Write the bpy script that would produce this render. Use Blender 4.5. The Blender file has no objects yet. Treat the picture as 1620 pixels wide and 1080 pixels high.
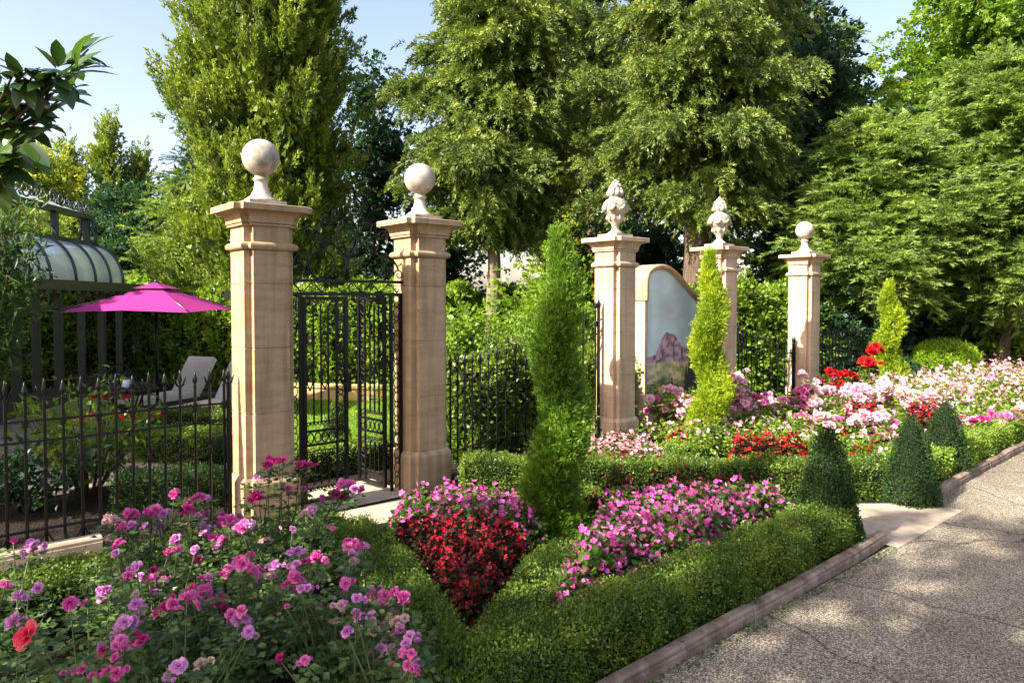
import bpy, math, random
import numpy as np
from mathutils import Vector, Matrix

# ------------------------------------------------------------------ camera, sky, sun
SC = bpy.context.scene
F = 1120.0; HC = 1.8; PITCH = math.radians(1.6); CX, CY = 810.0, 506.0
FWD = np.array([.656, .755, 0.]); FWD /= np.linalg.norm(FWD)
RIGHT = np.array([FWD[1], -FWD[0], 0.])
cp, sp = math.cos(PITCH), math.sin(PITCH)
CF = FWD*cp + np.array([0, 0, -sp]); CU = FWD*sp + np.array([0, 0, cp])
cam_d = bpy.data.cameras.new('camera'); cam = bpy.data.objects.new('camera', cam_d)
SC.collection.objects.link(cam); SC.camera = cam
cam_d.sensor_width = 36; cam_d.lens = F/1620*36; cam_d.shift_y = -34/1620
cam_d.clip_start = .05; cam_d.clip_end = 600
cam.matrix_world = Matrix(((RIGHT[0], CU[0], -CF[0], 0), (RIGHT[1], CU[1], -CF[1], 0), (RIGHT[2], CU[2], -CF[2], HC), (0, 0, 0, 1)))
SC.view_settings.view_transform = 'Standard'; SC.view_settings.look = 'None'
SC.view_settings.exposure = EXPOSURE = 1.68; SC.view_settings.gamma = 1
SUN_EL, SUN_AZ = math.radians(37), math.radians(5)      # azimuth: from -X, turned a little to +Y
SDIR = Vector((-math.cos(SUN_EL)*math.cos(SUN_AZ), math.cos(SUN_EL)*math.sin(SUN_AZ), math.sin(SUN_EL)))
world = bpy.data.worlds.new('World'); SC.world = world; world.use_nodes = True
wn = world.node_tree.nodes; wl = world.node_tree.links
bg = wn['Background']; bg.inputs[1].default_value = .115
sky = wn.new('ShaderNodeTexSky'); sky.sky_type = 'NISHITA'; sky.sun_disc = False
sky.sun_elevation = SUN_EL; sky.sun_rotation = math.atan2(SDIR.x, SDIR.y)
sky.air_density = 1.0; sky.dust_density = 2.5; sky.ozone_density = 1.2
mxs = wn.new('ShaderNodeMix'); mxs.data_type = 'RGBA'; mxs.blend_type = 'MULTIPLY'; mxs.inputs[0].default_value = 1; mxs.inputs[7].default_value = (1.16, 1.0, .93, 1)
wl.new(sky.outputs[0], mxs.inputs[6]); wl.new(mxs.outputs[2], bg.inputs[0])
sun_d = bpy.data.lights.new('sun', 'SUN'); sun_d.energy = 5.0; sun_d.angle = math.radians(.53); sun_d.color = (1, .93, .80)
sun = bpy.data.objects.new('sun', sun_d); SC.collection.objects.link(sun)
sun.rotation_euler = SDIR.to_track_quat('Z', 'Y').to_euler()
cy = SC.cycles
cy.max_bounces = 7; cy.diffuse_bounces = 3; cy.glossy_bounces = 3; cy.transmission_bounces = 4; cy.transparent_max_bounces = 8
cy.use_adaptive_sampling = True; cy.adaptive_threshold = .02; cy.use_denoising = True
cy.caustics_reflective = False; cy.caustics_refractive = False; cy.sample_clamp_indirect = 6

rng = np.random.default_rng(11)
random.seed(5)
R = math.radians

def ray(px, py):
    return CF + RIGHT*(px-CX)/F + CU*(CY-py)/F
def Gz(px, py, z=0.):
    d = ray(px, py); t = (z-HC)/d[2]; return np.array([0, 0, HC]) + d*t
def Wd(px, py, dep):
    d = ray(px, py); return np.array([0, 0, HC]) + d*(dep/d.dot(FWD))
def Wy(px, py, Y):
    d = ray(px, py); return np.array([0, 0, HC]) + d*(Y/d[1])

# ------------------------------------------------------------------ scene helpers
COL = SC.collection
def tag(o, label=None, cat=None, group=None, kind=None):
    for k, v in (('label', label), ('category', cat), ('group', group), ('kind', kind)):
        if v: o[k] = v
    return o
def empty(name, loc=(0, 0, 0), rz=0., label=None, cat=None, group=None):
    o = bpy.data.objects.new(name, None); COL.objects.link(o)
    o.empty_display_size = .1; o.location = loc; o.rotation_euler = (0, 0, rz)
    return tag(o, label, cat, group)
def link(name, me, parent=None, loc=None, rot=None, scale=None):
    o = bpy.data.objects.new(name, me); COL.objects.link(o)
    if parent: o.parent = parent
    if loc is not None: o.location = loc
    if rot is not None: o.rotation_euler = rot
    if scale is not None: o.scale = (scale,)*3 if np.isscalar(scale) else scale
    return o
def mesh_np(name, V, Fs, mats, var=None, mi=None, smooth=False):
    """V (n,3); Fs (m,k) of one size, or a list of such arrays"""
    if isinstance(Fs, np.ndarray): Fs = [Fs]
    V = np.asarray(V, np.float32)
    me = bpy.data.meshes.new(name)
    me.vertices.add(len(V)); me.vertices.foreach_set('co', V.ravel())
    loops = np.concatenate([f.ravel() for f in Fs]).astype(np.int32)
    tot = np.concatenate([np.full(len(f), f.shape[1]) for f in Fs])
    st = np.concatenate([[0], np.cumsum(tot)[:-1]]).astype(np.int32)
    me.loops.add(len(loops)); me.loops.foreach_set('vertex_index', loops)
    me.polygons.add(len(tot)); me.polygons.foreach_set('loop_start', st)
    for m in (mats if isinstance(mats, (list, tuple)) else [mats]): me.materials.append(m)
    if mi is not None: me.polygons.foreach_set('material_index', np.asarray(mi, np.int32))
    me.polygons.foreach_set('use_smooth', np.full(len(tot), bool(smooth)))
    if var is not None:
        a = me.attributes.new('var', 'FLOAT', 'FACE'); a.data.foreach_set('value', np.asarray(var, np.float32))
    me.update(calc_edges=True)
    return me

class MB:
    """collects primitives for ONE mesh"""
    def __init__(s): s.v = []; s.f = []; s.m = []; s.sm = []; s.cur = 0
    def add(s, vs, fs, smooth=False):
        b = len(s.v); s.v.extend([tuple(map(float, p)) for p in vs])
        for f in fs: s.f.append(tuple(i+b for i in f)); s.m.append(s.cur); s.sm.append(smooth)
    def box(s, c, d, rz=0., bev=0.):
        x, y, z = d[0]/2, d[1]/2, d[2]/2; ca, sa = math.cos(rz), math.sin(rz)
        P = [(i*x, j*y, k*z) for k in (-1, 1) for j in (-1, 1) for i in (-1, 1)]
        P = [(c[0]+p[0]*ca-p[1]*sa, c[1]+p[0]*sa+p[1]*ca, c[2]+p[2]) for p in P]
        s.add(P, [(0, 2, 3, 1), (4, 5, 7, 6), (0, 1, 5, 4), (2, 6, 7, 3), (0, 4, 6, 2), (1, 3, 7, 5)])
    def tube(s, pts, rad, n=6, cap=True, smooth=True):
        pts = [Vector(p) for p in pts]; N = len(pts)
        if np.isscalar(rad): rad = [rad]*N
        ref = None; rings = []
        for i, p in enumerate(pts):
            t = (pts[min(i+1, N-1)]-pts[max(i-1, 0)])
            if t.length < 1e-9: t = Vector((0, 0, 1))
            t.normalize()
            if ref is None: ref = t.orthogonal().normalized()
            a = (ref - t*ref.dot(t))
            a = a.normalized() if a.length > 1e-6 else t.orthogonal().normalized()
            ref = a; b = t.cross(a)
            rings.append([p+(a*math.cos(2*math.pi*k/n)+b*math.sin(2*math.pi*k/n))*rad[i] for k in range(n)])
        vs = [q for r_ in rings for q in r_]
        fs = [(i*n+k, i*n+(k+1) % n, (i+1)*n+(k+1) % n, (i+1)*n+k) for i in range(N-1) for k in range(n)]
        if cap: fs += [tuple(range(n-1, -1, -1)), tuple((N-1)*n+k for k in range(n))]
        s.add(vs, fs, smooth)
    def lathe(s, prof, c=(0, 0, 0), n=24, smooth=True):
        """prof: list of (r,z)"""
        vs = [(c[0]+r*math.cos(2*math.pi*k/n), c[1]+r*math.sin(2*math.pi*k/n), c[2]+z) for r, z in prof for k in range(n)]
        fs = [(i*n+k, i*n+(k+1) % n, (i+1)*n+(k+1) % n, (i+1)*n+k) for i in range(len(prof)-1) for k in range(n)]
        fs += [tuple(range(n-1, -1, -1)), tuple((len(prof)-1)*n+k for k in range(n))]
        s.add(vs, fs, smooth)
    def prism(s, poly, z0, z1):
        n = len(poly)
        s.add([(p[0], p[1], z0) for p in poly]+[(p[0], p[1], z1) for p in poly],
              [tuple(range(n-1, -1, -1)), tuple(range(n, 2*n))]+[(i, (i+1) % n, n+(i+1) % n, n+i) for i in range(n)])
    def mesh(s, name, mats):
        me = bpy.data.meshes.new(name); me.from_pydata(s.v, [], s.f)
        for m in (mats if isinstance(mats, (list, tuple)) else [mats]): me.materials.append(m)
        me.polygons.foreach_set('material_index', s.m); me.polygons.foreach_set('use_smooth', s.sm)
        me.update(); return me
    def build(s, name, mats, parent=None, **k): return link(name, s.mesh(name, mats), parent, **k)

# ------------------------------------------------------------------ materials
def newmat(name):
    m = bpy.data.materials.new(name); m.use_nodes = True
    nt = m.node_tree; b = nt.nodes['Principled BSDF']
    return m, nt, b
def N(nt, t, **k):
    n = nt.nodes.new(t)
    for a, v in k.items():
        if a.startswith('i_'): n.inputs[a[2:].replace('_', ' ')].default_value = v
        else: setattr(n, a, v)
    return n
def ramp(nt, src, stops, interp='LINEAR'):
    r = nt.nodes.new('ShaderNodeValToRGB'); r.color_ramp.interpolation = interp
    e = r.color_ramp.elements
    while len(e) < len(stops): e.new(.5)
    for i, (p, c) in enumerate(stops):
        e[i].position = p; e[i].color = (*c, 1) if len(c) == 3 else c
    nt.links.new(src, r.inputs[0]); return r
def leafmat(name, cols, trans=.35, rough=.45, tcol=1.6, spec=.35, noise=2.5):
    """cols: darkest to lightest leaf colour; a face attribute picks one for each leaf"""
    m, nt, b = newmat(name); L = nt.links
    at = N(nt, 'ShaderNodeAttribute', attribute_name='var')
    geo = N(nt, 'ShaderNodeNewGeometry')
    nz = N(nt, 'ShaderNodeTexNoise'); nz.inputs['Scale'].default_value = noise; nz.inputs['Detail'].default_value = 2
    L.new(geo.outputs['Position'], nz.inputs['Vector'])
    mr = N(nt, 'ShaderNodeMapRange'); mr.inputs[1].default_value = .3; mr.inputs[2].default_value = .7
    L.new(nz.outputs[0], mr.inputs[0])
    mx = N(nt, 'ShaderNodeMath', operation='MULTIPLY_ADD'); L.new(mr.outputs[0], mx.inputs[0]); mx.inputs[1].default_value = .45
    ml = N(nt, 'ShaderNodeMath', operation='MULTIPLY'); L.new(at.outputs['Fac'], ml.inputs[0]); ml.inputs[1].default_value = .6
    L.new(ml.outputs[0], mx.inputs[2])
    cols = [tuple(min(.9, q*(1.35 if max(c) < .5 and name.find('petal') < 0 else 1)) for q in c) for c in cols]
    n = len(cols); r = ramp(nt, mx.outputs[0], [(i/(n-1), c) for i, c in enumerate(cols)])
    L.new(r.outputs[0], b.inputs['Base Color']); b.inputs['Roughness'].default_value = rough
    b.inputs['Specular IOR Level'].default_value = spec
    tr = N(nt, 'ShaderNodeBsdfTranslucent')
    mc = N(nt, 'ShaderNodeMix', data_type='RGBA', blend_type='MULTIPLY'); mc.inputs[0].default_value = 1
    L.new(r.outputs[0], mc.inputs[6]); mc.inputs[7].default_value = (tcol*1.1, tcol*1.15, tcol*.45, 1)
    L.new(mc.outputs[2], tr.inputs[0])
    ms = N(nt, 'ShaderNodeMixShader'); ms.inputs[0].default_value = trans
    L.new(b.outputs[0], ms.inputs[1]); L.new(tr.outputs[0], ms.inputs[2])
    L.new(ms.outputs[0], nt.nodes['Material Output'].inputs[0])
    return m
def petalmat(name, cols, trans=.3):
    m = leafmat(name, cols, trans, .6, 1.0, .2, 9)
    for n in m.node_tree.nodes:
        if n.type == 'MIX': n.inputs[7].default_value = (1.2, 1.0, 1.1, 1)
    return m
def solid(name, col, rough=.5, metal=0., spec=.5, var=.0, scale=20., bump=0., coat=0.):
    m, nt, b = newmat(name); L = nt.links
    b.inputs['Roughness'].default_value = rough; b.inputs['Metallic'].default_value = metal
    b.inputs['Specular IOR Level'].default_value = spec; b.inputs['Coat Weight'].default_value = coat
    tc = N(nt, 'ShaderNodeTexCoord'); nz = N(nt, 'ShaderNodeTexNoise'); nz.inputs['Scale'].default_value = scale; nz.inputs['Detail'].default_value = 5
    L.new(tc.outputs['Object'], nz.inputs['Vector'])
    c = np.array(col); r = ramp(nt, nz.outputs[0], [(.3, tuple(c*(1-var))), (.7, tuple(np.minimum(c*(1+var), 1)))])
    L.new(r.outputs[0], b.inputs['Base Color'])
    if bump:
        bp = N(nt, 'ShaderNodeBump'); bp.inputs['Strength'].default_value = bump; bp.inputs['Distance'].default_value = .01
        L.new(nz.outputs[0], bp.inputs['Height']); L.new(bp.outputs[0], b.inputs['Normal'])
    return m
def stonemat(name, base, dark, light, pits=.5, strata=True, joints=None, stain=.5):
    m, nt, b = newmat(name); L = nt.links; b.inputs['Roughness'].default_value = .85; b.inputs['Specular IOR Level'].default_value = .25
    geo = N(nt, 'ShaderNodeNewGeometry')
    mp = N(nt, 'ShaderNodeMapping'); mp.inputs['Scale'].default_value = (1.2, 1.2, 6) if strata else (3, 3, 3); mp.inputs['Rotation'].default_value = (.12, .1, 0)
    L.new(geo.outputs['Position'], mp.inputs[0])
    n1 = N(nt, 'ShaderNodeTexNoise'); n1.inputs['Scale'].default_value = 2.2; n1.inputs['Detail'].default_value = 8; n1.inputs['Roughness'].default_value = .65
    L.new(mp.outputs[0], n1.inputs['Vector'])
    r1 = ramp(nt, n1.outputs[0], [(.28, dark), (.5, base), (.75, light)])
    n2 = N(nt, 'ShaderNodeTexNoise'); n2.inputs['Scale'].default_value = 130; n2.inputs['Detail'].default_value = 3
    L.new(geo.outputs['Position'], n2.inputs['Vector'])
    r2 = ramp(nt, n2.outputs[0], [(.3, (.72,)*3), (.55, (1.,)*3)])
    mx = N(nt, 'ShaderNodeMix', data_type='RGBA', blend_type='MULTIPLY'); mx.inputs[0].default_value = pits
    L.new(r1.outputs[0], mx.inputs[6]); L.new(r2.outputs[0], mx.inputs[7])
    n3 = N(nt, 'ShaderNodeTexNoise'); n3.inputs['Scale'].default_value = 1.7 if strata else 7; n3.inputs['Detail'].default_value = 6
    L.new(geo.outputs['Position'], n3.inputs['Vector'])
    r3 = ramp(nt, n3.outputs[0], [(.35, (.6, .56, .5)), (.55, (1, 1, 1))])
    m3 = N(nt, 'ShaderNodeMix', data_type='RGBA', blend_type='MULTIPLY'); m3.inputs[0].default_value = stain
    L.new(mx.outputs[2], m3.inputs[6]); L.new(r3.outputs[0], m3.inputs[7]); out = m3.outputs[2]
    if joints:      # rain streaks
        mp2 = N(nt, 'ShaderNodeMapping'); mp2.inputs['Scale'].default_value = (14, 14, 1.1); L.new(geo.outputs['Position'], mp2.inputs[0])
        n4 = N(nt, 'ShaderNodeTexNoise'); n4.inputs['Scale'].default_value = 1.; n4.inputs['Detail'].default_value = 6; L.new(mp2.outputs[0], n4.inputs['Vector'])
        r4 = ramp(nt, n4.outputs[0], [(.36, (.40, .37, .33)), (.54, (1, 1, 1))])
        m4 = N(nt, 'ShaderNodeMix', data_type='RGBA', blend_type='MULTIPLY'); m4.inputs[0].default_value = .38
        L.new(out, m4.inputs[6]); L.new(r4.outputs[0], m4.inputs[7]); out = m4.outputs[2]
    L.new(out, b.inputs['Base Color'])
    ad = N(nt, 'ShaderNodeMath', operation='ADD'); L.new(n2.outputs[0], ad.inputs[0]); L.new(n1.outputs[0], ad.inputs[1])
    bp = N(nt, 'ShaderNodeBump'); bp.inputs['Strength'].default_value = .35; bp.inputs['Distance'].default_value = .006
    L.new(ad.outputs[0], bp.inputs['Height']); L.new(bp.outputs[0], b.inputs['Normal'])
    return m

M = {}
M['stone'] = stonemat('warm_limestone', (.42, .30, .178), (.32, .22, .122), (.49, .37, .235), joints=True)
M['stone_pink'] = stonemat('pinkish_limestone', (.55, .41, .285), (.46, .325, .215), (.61, .48, .35), joints=True)
M['ball'] = stonemat('weathered_pale_stone', (.44, .40, .34), (.19, .175, .15), (.55, .51, .44), strata=False, stain=.9)
M['urn'] = stonemat('grey_cast_stone', (.34, .31, .255), (.18, .165, .135), (.45, .42, .35), strata=False)
M['kerb'] = stonemat('pink_brown_kerbstone', (.26, .195, .155), (.08, .065, .055), (.40, .31, .25), pits=1., stain=1., strata=False)
M['paving'] = stonemat('pale_stone_paving', (.42, .34, .26), (.30, .24, .18), (.50, .42, .33), strata=False)
M['ochre'] = stonemat('ochre_stone', (.62, .42, .18), (.50, .32, .12), (.7, .5, .26), strata=False, stain=.3)
M['iron'] = solid('black_painted_iron', (.005, .005, .006), .34, .0, .35, .3, 60, .15)
M['bronze'] = solid('dark_bronze_metal', (.085, .080, .060), .42, .0, .5, .2, 6)
M['lantern'] = solid('blue_grey_metal', (.05, .06, .07), .4, .2, .5, .3, 8)
M['bark'] = stonemat('brown_bark', (.15, .105, .07), (.05, .033, .022), (.26, .20, .14), pits=.9)
M['bark_pale'] = stonemat('pale_bark', (.30, .235, .17), (.13, .10, .07), (.42, .34, .26), pits=.8)
for k in ('bark', 'bark_pale'):
    for n in M[k].node_tree.nodes:
        if n.type == 'MAPPING': n.inputs['Scale'].default_value = (7, 7, .9)
        if n.type == 'BUMP': n.inputs['Strength'].default_value = .9; n.inputs['Distance'].default_value = .03
M['stem'] = solid('green_brown_stem', (.09, .12, .045), .6, 0, .3, .3)
M['twig'] = solid('brown_twig', (.12, .085, .055), .8, 0, .2, .3)
M['cream'] = solid('cream_render', (.62, .54, .40), .9, 0, .2, .06, 3)
M['cushion'] = solid('beige_canvas', (.66, .60, .53), .9, 0, .2, .06, 30, .2)
M['wicker'] = solid('dark_brown_frame', (.045, .032, .025), .6, 0, .4, .3)
M['red_cloth'] = solid('red_cushion_fabric', (.48, .012, .03), .9, 0, .2, .1)
M['magenta'] = solid('magenta_parasol_canvas', (.30, .022, .165), .8, 0, .2, .05, 8)
M['rooftile'] = stonemat('terracotta_tile', (.42, .17, .10), (.25, .09, .06), (.55, .26, .17), strata=False)
M['white'] = solid('white_glaze', (.75, .77, .8), .3)
M['steel'] = solid('brushed_grey_metal', (.12, .11, .10), .35, .7)

def glassmat():
    m, nt, b = newmat('reflective_glazing'); L = nt.links
    nt.nodes.remove(b)
    gl = N(nt, 'ShaderNodeBsdfGlossy'); gl.inputs['Roughness'].default_value = .015; gl.inputs[0].default_value = (.95, .93, .86, 1)
    tr = N(nt, 'ShaderNodeBsdfTransparent'); tr.inputs[0].default_value = (.5, .5, .46, 1)
    lw = N(nt, 'ShaderNodeLayerWeight'); lw.inputs[0].default_value = .5
    mr = N(nt, 'ShaderNodeMapRange'); mr.inputs[3].default_value = .6; mr.inputs[4].default_value = .95
    L.new(lw.outputs[0], mr.inputs[0])
    ms = N(nt, 'ShaderNodeMixShader'); L.new(mr.outputs[0], ms.inputs[0]); L.new(tr.outputs[0], ms.inputs[1]); L.new(gl.outputs[0], ms.inputs[2])
    L.new(ms.outputs[0], nt.nodes['Material Output'].inputs[0]); return m
M['glass'] = glassmat()
M['whiteglass'] = solid('whitened_roof_glass', (.75, .77, .78), .12, 0, .8, .25, 2.2, 0, .5)

def groundmats():
    # bare soil with mulch
    m, nt, b = newmat('dark_garden_soil'); L = nt.links; b.inputs['Roughness'].default_value = .95; b.inputs['Specular IOR Level'].default_value = .15
    geo = N(nt, 'ShaderNodeNewGeometry')
    n1 = N(nt, 'ShaderNodeTexNoise'); n1.inputs['Scale'].default_value = 45; n1.inputs['Detail'].default_value = 6
    L.new(geo.outputs['Position'], n1.inputs['Vector'])
    r = ramp(nt, n1.outputs[0], [(.35, (.010, .007, .005)), (.55, (.026, .019, .014)), (.72, (.07, .053, .04))]); L.new(r.outputs[0], b.inputs['Base Color'])
    bp = N(nt, 'ShaderNodeBump'); bp.inputs['Strength'].default_value = 1; bp.inputs['Distance'].default_value = .03
    L.new(n1.outputs[0], bp.inputs['Height']); L.new(bp.outputs[0], b.inputs['Normal']); M['soil'] = m
    # exposed aggregate
    m, nt, b = newmat('exposed_aggregate'); L = nt.links; b.inputs['Roughness'].default_value = .75; b.inputs['Specular IOR Level'].default_value = .35
    geo = N(nt, 'ShaderNodeNewGeometry')
    nd = N(nt, 'ShaderNodeTexNoise'); nd.inputs['Scale'].default_value = 60; L.new(geo.outputs['Position'], nd.inputs['Vector'])
    av = N(nt, 'ShaderNodeMix', data_type='VECTOR'); av.inputs[0].default_value = .012
    L.new(geo.outputs['Position'], av.inputs[4]); L.new(nd.outputs['Color'], av.inputs[5])
    v = N(nt, 'ShaderNodeTexVoronoi'); v.inputs['Scale'].default_value = 125; L.new(av.outputs[1], v.inputs['Vector'])
    sep = N(nt, 'ShaderNodeSeparateColor'); L.new(v.outputs['Color'], sep.inputs[0])
    pc = ramp(nt, sep.outputs[0], [(0, (.15, .125, .095)), (.2, (.32, .27, .195)), (.45, (.47, .405, .30)), (.7, (.61, .55, .445)), (.88, (.75, .71, .62)), (1, (.17, .155, .13))])
    ed = ramp(nt, v.outputs['Distance'], [(.3, (1, 1, 1)), (.62, (.30, .27, .22))])
    mx = N(nt, 'ShaderNodeMix', data_type='RGBA', blend_type='MULTIPLY'); mx.inputs[0].default_value = 1
    L.new(pc.outputs[0], mx.inputs[6]); L.new(ed.outputs[0], mx.inputs[7])
    # slab staining
    n2 = N(nt, 'ShaderNodeTexNoise'); n2.inputs['Scale'].default_value = 1.1; n2.inputs['Detail'].default_value = 5; L.new(geo.outputs['Position'], n2.inputs['Vector'])
    r2 = ramp(nt, n2.outputs[0], [(.35, (.62, .60, .58)), (.6, (1, 1, 1))])
    m2 = N(nt, 'ShaderNodeMix', data_type='RGBA', blend_type='MULTIPLY'); m2.inputs[0].default_value = .8
    L.new(mx.outputs[2], m2.inputs[6]); L.new(r2.outputs[0], m2.inputs[7])
    # irregular cracks
    nc = N(nt, 'ShaderNodeTexNoise'); nc.inputs['Scale'].default_value = 3; nc.inputs['Detail'].default_value = 6; L.new(geo.outputs['Position'], nc.inputs['Vector'])
    ac = N(nt, 'ShaderNodeMix', data_type='VECTOR'); ac.inputs[0].default_value = .22
    L.new(geo.outputs['Position'], ac.inputs[4]); L.new(nc.outputs['Color'], ac.inputs[5])
    vc = N(nt, 'ShaderNodeTexVoronoi', feature='DISTANCE_TO_EDGE'); vc.inputs['Scale'].default_value = .85; L.new(ac.outputs[1], vc.inputs['Vector'])
    rc = ramp(nt, vc.outputs['Distance'], [(.002, (.25, .22, .20)), (.010, (1, 1, 1))])
    m3 = N(nt, 'ShaderNodeMix', data_type='RGBA', blend_type='MULTIPLY'); m3.inputs[0].default_value = .85
    L.new(m2.outputs[2], m3.inputs[6]); L.new(rc.outputs[0], m3.inputs[7]); L.new(m3.outputs[2], b.inputs['Base Color'])
    iv = N(nt, 'ShaderNodeMath', operation='SUBTRACT'); iv.inputs[0].default_value = 1; L.new(v.outputs['Distance'], iv.inputs[1])
    bp = N(nt, 'ShaderNodeBump'); bp.inputs['Strength'].default_value = .8; bp.inputs['Distance'].default_value = .006
    L.new(iv.outputs[0], bp.inputs['Height']); L.new(bp.outputs[0], b.inputs['Normal']); M['aggregate'] = m
    M['lawn'] = solid('mown_lawn_soil', (.10, .17, .02), .9, 0, .2, .3, 12, .3)
groundmats()
# ------------------------------------------------------------------ foliage kit
def unit(a): return a/np.maximum(np.linalg.norm(a, axis=-1, keepdims=True), 1e-9)
def leaves(P, D, Nn, L, W, fold=0.):
    """one four-cornered leaf at each P, along D, face normal near Nn -> V (4n,3), F (n,4)"""
    n = len(P); L = np.broadcast_to(L, (n,))[:, None]; W = np.broadcast_to(W, (n,))[:, None]
    S = unit(np.cross(D, Nn)); U = np.cross(S, D)
    mid = P + D*L*.45
    V = np.empty((n, 4, 3)); V[:, 0] = P; V[:, 1] = mid + S*W*.5 + U*fold*W; V[:, 2] = P + D*L; V[:, 3] = mid - S*W*.5 + U*fold*W
    return V.reshape(-1, 3), np.arange(4*n).reshape(n, 4)
def tris(P, D, Nn, L, W):
    n = len(P); L = np.broadcast_to(L, (n,))[:, None]; W = np.broadcast_to(W, (n,))[:, None]
    S = unit(np.cross(D, Nn)); V = np.empty((n, 3, 3)); V[:, 0] = P + S*W*.5; V[:, 1] = P + D*L; V[:, 2] = P - S*W*.5
    return V.reshape(-1, 3), np.arange(3*n).reshape(n, 3)
def rnd(n): return rng.normal(size=(n, 3))
def sprays(P, D, L, W, n, droop=.0, spread=.7, ll=.05, lw=.02, flat=0., bv=None, jit=.35, tp=.85):
    """each spray: n leaflets along a bending axis; returns leaflet bases, directions, var"""
    k = len(P); D = unit(D)
    L = np.broadcast_to(L, (k,)); W = np.broadcast_to(W, (k,)); droop = np.broadcast_to(droop, (k,))
    if bv is None: bv = rng.random(k)
    Z = np.array([0, 0, 1.]); S = np.cross(D, Z+1e-3*rnd(k)); S = unit(S); T = np.cross(S, D)
    t = rng.random((k, n))**.85; a = rng.random((k, n))*2*np.pi; r = np.sqrt(rng.random((k, n)))*(1-t*tp)
    e = S[:, None]*np.cos(a)[..., None] + T[:, None]*(np.sin(a)*(1-flat))[..., None]
    pos = P[:, None] + D[:, None]*(L[:, None]*t)[..., None] + e*(r*W[:, None])[..., None]
    pos[..., 2] -= droop[:, None]*L[:, None]*t*t
    d = D[:, None] + e*spread; d = d + rng.normal(size=d.shape)*jit; d[..., 2] -= 1.3*droop[:, None]*t
    d = unit(d); v = np.clip(bv[:, None]*.55 + rng.random((k, n))*.3 + t*.2, 0, 1)
    return pos.reshape(-1, 3), d.reshape(-1, 3), v.ravel()
def leafmesh(name, P, D, v, ll, lw, mat, tri=False, fold=.0, parent=None, size=.35, nrm=None, **k):
    n = len(P); s = 1+rng.uniform(-size, size, n)
    Nn = rnd(n) if nrm is None else unit(nrm + rnd(n)*.45)
    V, Fc = (tris if tri else leaves)(P, D, Nn, ll*s, lw*s, **({} if tri else {'fold': fold}))
    return link(name, mesh_np(name, V, Fc, mat, v), parent, **k)

G = {}
G['cypress'] = leafmat('cypress_foliage', [(.014, .028, .008), (.065, .10, .014), (.155, .20, .024), (.27, .31, .05)], .26)
G['drooping'] = leafmat('drooping_conifer_foliage', [(.014, .026, .010), (.045, .076, .018), (.125, .168, .032), (.25, .285, .062)], .22)
G['leyland'] = leafmat('feathery_conifer_foliage', [(.018, .036, .014), (.060, .10, .026), (.14, .20, .042), (.25, .31, .08)], .33)
G['darkleaf'] = leafmat('dark_broadleaf', [(.008, .020, .012), (.018, .048, .022), (.040, .085, .030)], .3, .4)
G['broad'] = leafmat('fresh_broadleaf', [(.022, .050, .008), (.060, .12, .014), (.13, .20, .022), (.22, .28, .04)], .42, .4)
G['yellow'] = leafmat('yellow_green_broadleaf', [(.045, .07, .008), (.12, .16, .015), (.24, .26, .03), (.34, .33, .05)], .45)
G['ivy'] = leafmat('climber_leaves', [(.025, .055, .008), (.075, .135, .014), (.15, .22, .024), (.23, .30, .04)], .4, .35)
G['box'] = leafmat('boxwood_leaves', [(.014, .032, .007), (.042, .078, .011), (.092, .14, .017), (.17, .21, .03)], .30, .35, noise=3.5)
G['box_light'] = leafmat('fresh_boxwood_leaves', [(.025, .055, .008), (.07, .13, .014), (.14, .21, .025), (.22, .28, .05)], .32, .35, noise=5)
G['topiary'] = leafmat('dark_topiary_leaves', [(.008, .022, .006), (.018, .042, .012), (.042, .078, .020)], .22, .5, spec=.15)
G['lime'] = leafmat('lime_conifer_foliage', [(.016, .040, .006), (.045, .095, .010), (.095, .17, .014), (.17, .26, .025)], .34)
G['gold'] = leafmat('golden_conifer_foliage', [(.045, .080, .006), (.12, .18, .010), (.22, .28, .015), (.34, .38, .03)], .36)
G['magnolia'] = leafmat('glossy_magnolia_leaves', [(.012, .034, .012), (.030, .068, .016), (.07, .11, .02)], .25, .25, spec=.6)
G['bamboo'] = leafmat('thin_willowy_leaves', [(.014, .034, .014), (.035, .075, .02), (.08, .13, .03)], .35)
G['roseleaf'] = leafmat('rose_leaves', [(.010, .026, .008), (.026, .056, .015), (.058, .10, .024), (.12, .15, .04)], .25, .35)
G['begleaf'] = leafmat('begonia_leaves', [(.016, .04, .008), (.045, .09, .014), (.10, .16, .02)], .35, .25)
G['begdark'] = leafmat('dark_begonia_leaves', [(.008, .004, .004), (.018, .008, .007), (.022, .026, .009)], .2, .45, spec=.12)
G['limeball'] = leafmat('bright_clipped_leaves', [(.06, .12, .008), (.16, .26, .015), (.28, .38, .03)], .38)
G['grass'] = leafmat('lawn_grass', [(.06, .12, .010), (.12, .21, .016), (.18, .28, .03)], .4)
G['core'] = solid('shade_dark_core', (.012, .018, .008), .9, 0, .1, .4, 30)  # solid filler of clipped plants, coloured dark for the shade deep inside
PT = {}
PT['pink'] = petalmat('pink_petals', [(.38, .02, .17), (.64, .08, .35), (.80, .26, .54)])
PT['lilac'] = petalmat('lilac_pink_petals', [(.42, .10, .36), (.62, .22, .54), (.78, .42, .70)])
PT['deep'] = petalmat('deep_magenta_petals', [(.26, .006, .08), (.48, .02, .18), (.62, .07, .30)])
PT['coral'] = petalmat('coral_pink_petals', [(.55, .02, .07), (.80, .07, .14), (.90, .22, .26)])
PT['faded'] = petalmat('faded_pink_petals', [(.30, .14, .12), (.55, .28, .36), (.66, .42, .46), (.5, .42, .28)])
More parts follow.
